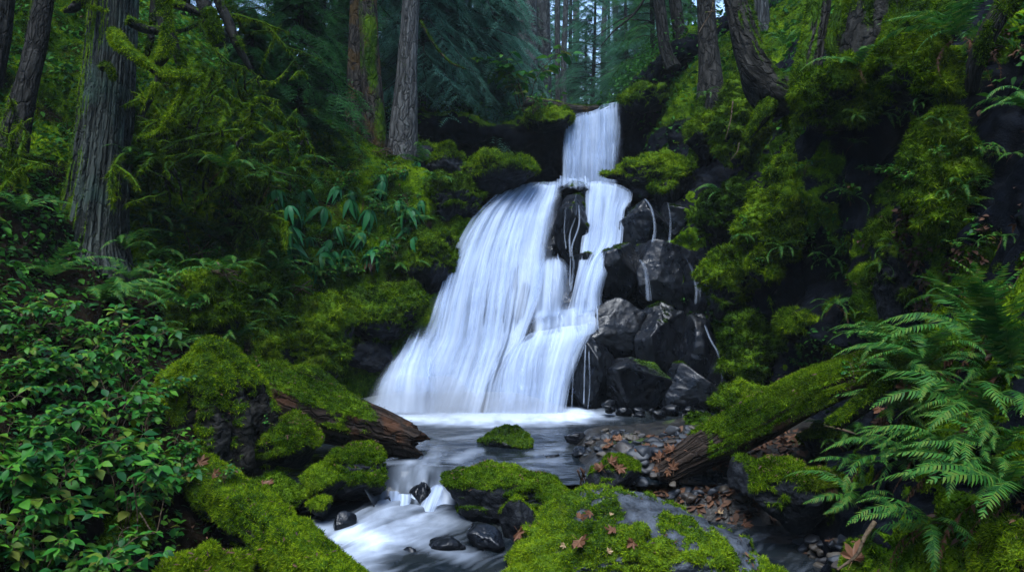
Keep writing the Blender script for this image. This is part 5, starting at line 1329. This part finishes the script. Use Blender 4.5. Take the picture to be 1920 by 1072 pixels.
# ------------------------------------------------------------------ leafy plants
def leaf_geo(L, W, fold=.25, droop=.3, n=5):
    """pointed oval leaf along +X from the origin: V, quads"""
    t = np.linspace(0, 1, n); w = W * np.array([0.06, .75, 1.0, .62, 0.02])[:n] * .5
    z = -droop * L * t ** 2
    c = np.stack([L * t, 0 * t, z], 1); l = np.stack([L * t, w, z + fold * w], 1); r = np.stack([L * t, -w, z + fold * w], 1)
    V = np.concatenate([l, c, r]); i = np.arange(n - 1)
    q = np.concatenate([np.stack([i, i + 1, n + i + 1, n + i], 1), np.stack([n + i, n + i + 1, 2 * n + i + 1, 2 * n + i], 1)])
    return V, q
def place_leaves(pos, az, pitch, roll, size, L=1.0, W=.55, **kw):
    G, q = leaf_geo(L, W, **kw); k = len(pos)
    ca, sa, cp, sp, cr, sr = np.cos(az), np.sin(az), np.cos(pitch), np.sin(pitch), np.cos(roll), np.sin(roll)
    x, y, z = G[:, 0][None], G[:, 1][None], G[:, 2][None]
    y, z = y * cr[:, None] - z * sr[:, None], y * sr[:, None] + z * cr[:, None]
    x, z = x * cp[:, None] - z * sp[:, None], x * sp[:, None] + z * cp[:, None]
    x, y = x * ca[:, None] - y * sa[:, None], x * sa[:, None] + y * ca[:, None]
    V = np.stack([x, y, z], -1) * size[:, None, None] + pos[:, None, :]
    f = (q[None] + (np.arange(k) * len(G))[:, None, None]).reshape(-1, 4)
    return V.reshape(-1, 3), f
def shrub_variant(seed, h=.8, ns=7, leaf=.10, spread=.5):
    rg = np.random.default_rng(seed); stems, pos, az, pit = [], [], [], []
    for s in range(ns):
        a = rg.uniform(0, 6.283); n = 9; t = np.linspace(0, 1, n); hh = h * rg.uniform(.5, 1.1); sp = spread * rg.uniform(.3, 1.2)
        p = np.stack([np.cos(a) * sp * t ** 1.4, np.sin(a) * sp * t ** 1.4, hh * (1.25 * t - .45 * t ** 2.5)], 1) + np.cumsum(rg.normal(size=(n, 3)) * .012, 0)
        stems.append((p, np.linspace(.006, .0025, n)))
        for k in range(3, n):
            for w in range(2):
                b = a + rg.uniform(-2.2, 2.2); pl = rg.uniform(.04, .11)
                e = p[k] + np.array([math.cos(b) * pl, math.sin(b) * pl, rg.uniform(-.01, .05)])
                stems.append((np.array([p[k], (p[k] + e) / 2 + [0, 0, .008], e]), [.002, .0018, .0015]))
                for da, sc in ((0, 1.0), (1.15, .8), (-1.15, .8)):
                    pos.append(e); az.append(b + da + rg.normal() * .2); pit.append(rg.normal() * .3 - .08)
    k = len(pos); size = leaf * rg.uniform(.45, 1.15, k)
    V, f = place_leaves(np.array(pos), np.array(az), np.array(pit), rg.normal(size=k) * .35, size, 1.0, .62)
    sv, sf = tubes(stems, 4)
    return make_mesh('foliage', V, f, MAT['shrub']), make_mesh('stem', sv, sf, MAT['twig'], attrs={'moss': np.zeros(len(sv))}, uv=np.zeros((len(sv), 2)))
SH = [shrub_variant(100 + i, .75 + .1 * (i % 3), 5, .115) for i in range(5)]
SMALL = [shrub_variant(120 + i, .4, 5, .07, .3) for i in range(3)]
def shrub(px, py, label, s=1.0, var=None, group=None, name='leafy_shrub', sink=.1, at=None, seed=0, mesh=None):
    rg = np.random.default_rng(int(px * 3 + py * 5) + seed)
    p, _ = hit(px, py, BVR) if at is None else (P(px, py, at), 0)
    root = empty(name, p - [0, 0, sink], label, 'shrub', group)
    f, st_ = mesh or SH[rg.integers(len(SH))]; rz = rg.uniform(0, 6.28)
    root.rotation_euler = (0, 0, rz); root.scale = (s,) * 3
    link('stem', st_, (0, 0, 0), root); link('foliage', f, (0, 0, 0), root)
    return root
SHR = [(20, 720), (90, 700), (160, 720), (235, 715), (50, 800), (125, 790), (205, 800), (270, 800), (320, 830), (20, 880), (95, 880), (170, 890), (250, 890), (315, 905), (55, 970), (135, 985), (20, 1040), (95, 1070),
       (165, 1060), (230, 990), (300, 760), (40, 650), (110, 640), (180, 655), (330, 720), (60, 1120), (150, 1140), (0, 960), (215, 1040), (285, 960), (-30, 800), (-40, 1060), (345, 880), (60, 745), (140, 845), (10, 620)]
for i, (px, py) in enumerate(SHR):
    shrub(px, py + 20, 'green three leaved shrub in the bank of leafy shrubs left of the mossy stump', .50 + .10 * (i % 4), group='three leaved shrubs of the left foreground')
for px, py, lb in ((420, 905, 'small bright leafed sprig at the foot of the mossy stump'), (505, 800, 'small plant with bright leaves on the stone with a hanging fringe'), (980, 200, 'leafy bright green bush on the brink left of the upper fall')):
    if py == 200:
        for k in range(1): shrub(px, py, lb, 2.2, name='leafy_bush', at=16.4, sink=.1)
    else: shrub(px, py, lb, .35, mesh=SMALL[0], name='leafy_sprig', sink=0)
for i, (px, py, lb, s) in enumerate(((1850, 460, 'drooping leafy plant hanging at the right edge of the cliff', .7), (1420, 700, 'pale leafed seedling on the dark green mound', .4), (1880, 560, 'bright plant above the tall fern at the right edge', .5), (1600, 715, 'leafy plant at the foot of the sloping log', .5),
        (1330, 600, 'small leafy plant beside the bluish trickle', .4), (1690, 330, 'small pale plant on the mossy cliff below the big cushion', .4), (1440, 495, 'pale seedling on the small bright moss cushion', .3), (1500, 690, 'small leafy seedling under the olive cushion', .4),
        (1650, 690, 'leafy plant at the top end of the sloping log', .5), (960, 205, 'bright shrub hanging over the headwall left of the upper fall', 1.4), (1000, 215, 'small bright shrub at the left corner of the brink', 1.1))):
    shrub(px, py, lb, s, mesh=SMALL[i % 3], name='leafy_plant', sink=0)
rg = np.random.default_rng(14)
for k in range(30):
    px, py = rg.uniform(240, 780), rg.uniform(300, 600)
    shrub(px, min(py, 560 - (px - 500) * .3), 'small leafy plant of the undergrowth between the huge cedar and the falls', rg.uniform(.5, .9), mesh=SMALL[k % 3], name='leafy_plant', sink=.03, group='leafy plants of the left bank')
for k in range(16):
    shrub(rg.uniform(1380, 1880), rg.uniform(300, 680), 'little leafy plant rooted on the mossy right cliff', rg.uniform(.3, .55), mesh=SMALL[k % 3], name='leafy_plant', sink=0, group='leafy plants of the right cliff')
# lance leaved plants of the left bank: rosettes of long drooping leaves
def lance_variant(seed, n=16):
    rg = np.random.default_rng(seed); az = np.arange(n) * 2.4 + rg.normal(size=n) * .3
    V, f = place_leaves(np.zeros((n, 3)), az, rg.uniform(-1.1, -.2, n), rg.normal(size=n) * .2, rg.uniform(.7, 1.1, n), .34, .11, fold=.3, droop=1.0)
    return make_mesh('foliage', V, f, MAT['broad'])
LV = [lance_variant(140 + i) for i in range(4)]
LAN = [(560, 412, 11), (600, 398, 11.2), (530, 435, 10.8), (610, 478, 10.9), (640, 470, 11), (590, 500, 10.7), (703, 478, 11.2), (655, 380, 11.8), (690, 400, 11.8), (570, 370, 11.3), (740, 385, 12), (630, 430, 11), (675, 440, 11.2), (540, 470, 10.6), (760, 400, 12), (715, 350, 12.3)]
LLB = ['lance leaved plant with broad drooping leaves at the left of its group', 'lance leaved plant highest in its group on the left bank', 'lance leaved plant above the moss wrapped snag', 'lance leaved plant overhanging a dark gap', 'lance leaved plant right of the dark gap',
       'lance leaved plant just above the mossy ribs', 'lance leaved plant on a skirt of brown dead leaves beside the falls', 'lance leaved plant under the back trunk of the three', 'lance leaved plant under the rusty mossy trunk', 'lance leaved plant beside the right vine maple',
       'lance leaved plant under the leaning grey trunk', 'lance leaved plant in the centre of the left bank', 'lance leaved plant left of the one with the brown skirt', 'small lance leaved plant beside the snag', 'pale grassy plant on the dark mossy rock', 'lance leaved plant between the mossy rocks and the trunks']
for i, (px, py, d) in enumerate(LAN):
    p, nn = hit(px, py, BVR); root = empty('lance_plant', p + nn * .12, LLB[i], 'plant')
    rg = np.random.default_rng(i); root.rotation_euler = (rg.normal() * .1 + .25, rg.normal() * .15, rg.uniform(0, 6.28)); root.scale = (rg.uniform(.62, .9),) * 3
    link('foliage', LV[i % 4], (0, 0, 0), root)
    if i == 6:
        V, f = place_leaves(np.zeros((26, 3)), rg.uniform(0, 6.28, 26), np.full(26, -1.35), rg.normal(size=26), rg.uniform(.8, 1.2, 26), .42, .07, droop=.05); link('dead_skirt', make_mesh('dead_skirt', V, f, MAT['litter']), (0, 0, 0), root)

rg = np.random.default_rng(44)
for k in range(22):
    px = rg.uniform(490, 800); p, nn = hit(px, rg.uniform(330, 530) - max(0, px - 640) * .5, BVR)
    root = empty('lance_plant', p + nn * .08, 'small lance leaved plant scattered over the mossy bank left of the falls', 'plant', 'small lance leaved plants')
    root.rotation_euler = (.3 + rg.normal() * .1, rg.normal() * .15, rg.uniform(0, 6.28)); root.scale = (rg.uniform(.4, .7),) * 3
    link('foliage', LV[k % 4], (0, 0, 0), root)
# ------------------------------------------------------------------ uncountable cover: moss, leaves, litter
def stuff(name, V, f, mat, smooth=False):
    return tag(solid(name, V, f, MAT[mat], loc=(0, 0, 0), smooth=smooth), kind='stuff')
rg = np.random.default_rng(77)
p, n = scatter(Vl, fl, 200000, rg, np.where(mask_l > .45, mask_l, 0)); stuff('bank_moss', *blades(p, n, .05, .006, rg), 'moss')
p, n = scatter(Vr, fr, 170000, rg, np.where(mask_r > .45, mask_r, 0)); stuff('cliff_moss', *blades(p, n, .045, .006, rg, down=.8), 'moss')
p, n = scatter(Vh, fh, 30000, rg, np.where(mask_h > .45, mask_h, 0)); stuff('headwall_moss', *blades(p, n, .05, .008, rg, down=.6), 'moss')
def cover(V, F_, n, size, mask, lift, mat, name, L=1.0, W=.6, rise=.25):
    p, nn = scatter(V, F_, n, rg, mask); k = len(p)
    p = p + nn * (lift * rg.random(k) ** 1.5)[:, None] + np.array([0, 0, 1.0]) * (rise * lift * rg.random(k))[:, None]
    Vv, f = place_leaves(p, rg.uniform(0, 6.28, k), rg.normal(size=k) * .45 - .1, rg.normal(size=k) * .4, size * rg.uniform(.5, 1.3, k), L, W)
    return stuff(name, Vv, f, mat, True)
up_l = sm(1.4, 2.4, Vl[:, 2]) * sm(-2.4, -3.2, Vl[:, 0])
cover(Vl, fl, 80000, .085, up_l, .55, 'cover', 'ground_cover')
low_l = sm(5.8, 6.6, Vl[:, 1]) * sm(10.4, 9.6, Vl[:, 1]) * sm(-2.9, -3.3, Vl[:, 0])
cover(Vl, fl, 15000, .07, low_l, .3, 'cover', 'slope_foliage')
near_l = sm(6.6, 5.4, Vl[:, 1]) * sm(-1.9, -2.3, Vl[:, 0])
cover(Vl, fl, 9000, .07, near_l, .25, 'shrub', 'low_foliage')
mid_l = sm(.3, .8, Vl[:, 2]) * sm(-.2, .4, fbm(Vl * 1.3 + 3, 3))
cover(Vl, fl, 30000, .055, mid_l, .08, 'cover', 'ivy_cover'); cover(Vl, fl, 5000, .06, mid_l + .2, .03, 'litter', 'leaf_litter', W=.5)
cov_r = sm(.1, .6, Nr[:, 2]) * sm(.2, .6, Vr[:, 2])
cover(Vr, fr, 20000, .06, cov_r, .2, 'cover', 'cliff_foliage'); cover(Vr, fr, 4500, .07, cov_r * sm(8.5, 7, Vr[:, 1]), .02, 'litter', 'cliff_litter', W=.5)
cover(Vb, fb, 2600, .08, sm(1.0, 1.4, Vb[:, 0]) * sm(8.2, 7.6, Vb[:, 1]) * sm(-.25, -.2, Vb[:, 2]), .02, 'litter', 'stream_litter', W=.6)
top_r = sm(3.2, 4.0, Vr[:, 2]); cover(Vr, fr, 30000, .10, top_r, .6, 'cover', 'plateau_foliage')
cover(Vp, fp, 26000, .16, sm(70, 20, Vp[:, 1]) * np.where(np.abs(Vp[:, 0] - 1.6) < .8, .1, 1), 1.0, 'cover', 'undergrowth')
top_h = sm(4.55, 4.7, Vh[:, 2]) * np.where(np.abs(Vh[:, 0] - 1.65) < .75, 0, 1); cover(Vh, fh, 7000, .08, top_h, .4, 'cover', 'brink_foliage')

# brown needles and bits of leaf lying on the near moss
nl = []
for V, f in ROCKS:
    c = V.mean(0)
    if c[1] < 8.2 and len(V) > 5000:
        n_ = vnormals(V, f); p, nn = scatter(V, f, 130, rg, np.clip(n_[:, 2], 0, 1) ** 2)
        if len(p): nl.append(place_leaves(p + nn * .022, rg.uniform(0, 6.28, len(p)), rg.normal(size=len(p)) * .3, rg.normal(size=len(p)) * .4, rg.uniform(.012, .05, len(p)), 1.0, .28))
stuff('needle_litter', *join(nl), 'litter')

# ------------------------------------------------------------------ fallen maple leaves, sticks
def maple_mesh(seed, mat='dead_leaf'):
    rg = np.random.default_rng(seed); a = []
    for la, ll in ((90, 1.0), (45, .85), (135, .85), (0, .62), (180, .62)):
        a += [(la - 24, ll * .52), (la - 10, ll * .72), (la - 11, ll * .80), (la, ll), (la + 11, ll * .80), (la + 10, ll * .72)]
    a.sort(); ang = np.radians([q[0] for q in a] + [212, 270, 328]); r = np.array([q[1] for q in a] + [.34, .12, .34]) * .55
    pts = np.stack([np.cos(ang) * r, np.sin(ang) * r, .0 * r], 1)
    pts[:, 2] = .10 * np.abs(np.sin(ang * 2.5)) * r * 3 + rg.normal(size=len(r)) * .04 + .35 * (pts[:, 0] * math.cos(seed) + pts[:, 1] * math.sin(seed)) ** 2
    V = np.concatenate([[[0, 0, 0]], pts]); n = len(pts); i = np.arange(n)
    f = np.stack([np.zeros(n, int), 1 + i, 1 + (i + 1) % n], 1)
    s = np.array([[0, -.02, .01], [.012, -.02, .01], [.03, -.45, .06], [.02, -.45, .06]]); V = np.concatenate([V, s]); o = n + 1
    return make_mesh('maple_leaf', V, [f, np.array([[o, o + 1, o + 2, o + 3]])], MAT[mat], smooth=False)
ML = [maple_mesh(i) for i in range(5)]; MP = [maple_mesh(9, 'dead_leaf_pale'), maple_mesh(10, 'dead_leaf_pale')]
BVR = bvh_of([(V, tri(f)) for V, f in SURF] + [(V, tri(f)) for V, f in ROCKS])
def fallen(px, py, s, label, group=None, pale=False, seed=0):
    rg = np.random.default_rng(int(px + py * 3) + seed); p, n = hit(px, py, BVR)
    q = Vector(n * .75 + np.array([0, -.25, .5])).to_track_quat('Z', 'Y').to_euler()
    me = (MP if pale else ML)[rg.integers(2 if pale else 5)]
    o = link('fallen_leaf', me, p + n * .02 + np.array([0, 0, .012]), scale=s)
    m = Vector(n * .75 + np.array([0, -.25, .5])).to_track_quat('Z', 'Y').to_matrix() @ Matrix.Rotation(rg.uniform(0, 6.28), 3, 'Z')
    o.rotation_euler = m.to_euler()
    return tag(o, label, 'leaf', group)
for px, py, s, lb in ((1090, 1022, .22, 'dark brown maple leaf with spread lobes lying flat on the front of the broad boulder'), (978, 1000, .17, 'curled brown maple leaf at the left end of the broad boulder'), (1084, 978, .12, 'small brown leaf highest up on the broad boulder'),
      (1108, 968, .11, 'pointed pale brown leaf beside the highest small leaf on the broad boulder'), (1152, 1003, .13, 'folded orange leaf on the bare grey patch of the broad boulder'), (1184, 1020, .13, 'pointed orange leaf right of the folded one on the bare grey patch'),
      (1396, 985, .16, 'light brown leaf at the right shoulder of the broad boulder'), (1408, 1000, .14, 'brown leaf just below the light one at the right shoulder of the broad boulder'), (1428, 1005, .11, 'thin curled leaf at the right end of the broad boulder'),
      (1602, 1054, .24, 'large curled orange leaf lying by the bent stick at the bottom'), (1562, 912, .15, 'orange leaf at the top right of the shaggy boulder'), (1395, 932, .18, 'orange brown leaves heap left of the shaggy boulder'), (1360, 930, .15, 'dull brown leaf in the gap behind the broad boulder'),
      (1660, 795, .22, 'brown leaves lying on the bank right of the sloping log'), (1650, 770, .2, 'upper brown leaf on the bank right of the sloping log'), (1690, 725, .2, 'reddish leaf near the top of the bank by the ferns'), (1520, 1040, .16, 'brown leaf among the pebbles in the dark gap'), (1495, 1045, .14, 'dull leaf left of the other in the dark gap'),
      (545, 895, .12, 'orange leaf on the dark green stone behind the front log'), (508, 906, .10, 'brown leaf left of the orange one on the dark green stone'), (490, 912, .1, 'pale brown leaf at the left end of the dark green stone'), (405, 890, .13, 'brown leaf on the front mossy log near the stump'), (1780, 680, .2, 'brown leaf caught in the ferns at the right'),
      (1560, 1020, .12, 'small brown leaf against the low mossy stone'), (375, 870, .16, 'round brown leaf between shrubs and the front mossy log')):
    fallen(px, py, s, lb)
for px, py, s, lb in ((1138, 1036, .07, 'tiny pale leaf on the bright moss of the broad boulder'), (1056, 1024, .07, 'tiny pale leaf left of the dark maple leaf'), (1142, 970, .05, 'tiny cream leaf near the top of the broad boulder'), (1350, 965, .08, 'pale leaf on the right grey patch of the broad boulder')):
    fallen(px, py, s, lb, pale=True)
rg = np.random.default_rng(12)
for i in range(26):
    fallen(rg.uniform(1120, 1270), rg.uniform(815, 885), rg.uniform(.09, .15), 'brown leaf among the pebbles of the gravel beach', 'fallen leaves on the gravel beach', seed=i)
def stick(label, pts, r, name='stick', mat='twig', moss=-.5):
    lst = [(np.array([P(*p) for p in q]), np.linspace(r, r * .5, len(q))) for q in pts]
    V, f = tubes(lst, 8); m = sm(0, .6, fbm(V * 4, 3) + moss)
    return tag(solid(name, V, f, MAT[mat], attrs={'moss': m}, uv=np.zeros((len(V), 2))), label, 'stick')
stick('bent grey stick leaning below the right ferns', [[(1640, 978, 4.95), (1622, 1005, 4.9), (1606, 1040, 4.85), (1570, 1068, 4.8)]], .016)
stick('thin upright mossy stick beside the shaggy boulder', [[(1578, 925, 5.8), (1573, 985, 5.8), (1566, 1040, 5.8)]], .010, moss=.1)
stick('short bare stick under the sloping log', [[(1545, 796, 6.8), (1575, 804, 6.75), (1610, 815, 6.7)]], .018)
stick('pale twig lying over the pebbles by the shaggy boulder', [[(1540, 882, 5.95), (1562, 890, 5.9), (1580, 892, 5.9)]], .012)
stick('thin dry twig bending over the dark gap in the left foreground', [[(262, 960, 4.9), (290, 1000, 4.9), (302, 960, 4.95), (308, 930, 5.0)]], .005, 'dry_twig')
stick('thin dry upright twig hanging under the leafy shrubs', [[(250, 900, 4.9), (258, 980, 4.9), (250, 1060, 4.9)]], .005, 'dry_twig')
stick('dry brown flower stalks standing between the mossy boulders at the pool', [[(1083, 880, 6.6), (1090, 905, 6.6), (1084, 930, 6.6)], [(1092, 878, 6.62), (1094, 905, 6.6), (1100, 932, 6.6)], [(1088, 876, 6.58), (1098, 900, 6.6), (1096, 934, 6.6)], [(1096, 882, 6.6), (1088, 910, 6.62), (1092, 932, 6.6)]], .008, 'dry_stalk', 'rot_wood')
stick('pale bare twig hanging from the leaning ridge right of the upper fall', [[(1374, 190, 11.0), (1370, 225, 10.9), (1360, 262, 10.8)], [(1386, 268, 10.6), (1382, 285, 10.5), (1370, 300, 10.5)]], .010)
stick('yellow bare twig beside the dark trunk with draped roots', [[(1338, -5, 11.8), (1334, 22, 11.8), (1318, 48, 11.8), (1308, 66, 11.8)], [(1322, 24, 11.8), (1340, 22, 11.8), (1352, 20, 11.8)]], .012, moss=.0)
rg = np.random.default_rng(19)
for i, (x, y, lb) in enumerate(((370, 480, 'bare twigs tangled on the slope below the vine maples'), (420, 520, 'bare twigs on the slope above the mossy ribs'), (720, 290, 'reddish broken sticks at the foot of the leaning grey trunk'), (560, 545, 'dry sticks beside the moss wrapped snag'), (60, 620, 'dry twigs over the leafy shrubs at the left edge'))):
    q = []; p0, n = hit(x, y, BVR)
    for k in range(6):
        p = p0 + rg.normal(size=3) * .012; d = nrm(np.array([rg.normal(), rg.normal() * .4, rg.normal() * .5])) * rg.uniform(.2, .45)
        q.append((np.array([p - d * .5 + n * .06, p + n * .1 + rg.normal(size=3) * .03, p + d * .5 + n * .06]), [.009, .008, .004]))
    V, f = tubes(q, 6); tag(solid('twigs', V, f, MAT['twig'], attrs={'moss': np.zeros(len(V))}, uv=np.zeros((len(V), 2))), lb, 'twig')
print('plants', round(time.time() - T0, 1))

# ------------------------------------------------------------------ light
def haze():
    bm = bmesh.new(); bmesh.ops.create_cube(bm, size=1.0)
    me = bpy.data.meshes.new('haze'); bm.to_mesh(me); bm.free()
    o = link('haze', me, (0, 59, 10.5), scale=(170, 160, 31)); tag(o, kind='stuff')
    m = bpy.data.materials.new('haze'); m.use_nodes = True; t = m.node_tree; t.nodes.clear()
    v = t.nodes.new('ShaderNodeVolumePrincipled'); v.inputs['Color'].default_value = (.80, .93, 1.0, 1); v.inputs['Density'].default_value = .0007
    ou = t.nodes.new('ShaderNodeOutputMaterial'); t.links.new(v.outputs[0], ou.inputs['Volume']); me.materials.append(m)
haze()
w = bpy.data.worlds.new('World'); scene.world = w; w.use_nodes = True
nt = w.node_tree; nt.nodes.clear()
sky = nt.nodes.new('ShaderNodeTexSky'); sky.sky_type = 'NISHITA'; sky.sun_disc = False
SUN_EL, SUN_AZ = 69, 22
sky.sun_elevation = R(SUN_EL); sky.sun_rotation = R(180 + SUN_AZ); sky.air_density = 1.0; sky.dust_density = .8; sky.ozone_density = 3.0
bg = nt.nodes.new('ShaderNodeBackground'); bg.inputs['Strength'].default_value = .08
out = nt.nodes.new('ShaderNodeOutputWorld'); nt.links.new(sky.outputs[0], bg.inputs[0]); nt.links.new(bg.outputs[0], out.inputs[0])
sun = bpy.data.lights.new('sun', 'SUN'); sun.energy = 1.1; sun.angle = R(35); sun.color = (.88, .94, 1)
so = bpy.data.objects.new('sun', sun); COL.objects.link(so)
so.rotation_euler = (R(90 - SUN_EL), 0, R(-SUN_AZ))
vs = scene.view_settings; vs.view_transform = 'Standard'; vs.look = 'None'; vs.exposure = 2.5; vs.gamma = 1
scene.render.engine = 'CYCLES'
cy = scene.cycles; cy.max_bounces = 5; cy.diffuse_bounces = 3; cy.glossy_bounces = 2; cy.transmission_bounces = 3; cy.transparent_max_bounces = 40; cy.volume_bounces = 0
cy.caustics_reflective = cy.caustics_refractive = False; cy.sample_clamp_indirect = 4.0
print('done', round(time.time() - T0, 1), sum(len(o.data.polygons) for o in scene.objects if o.type == 'MESH'))
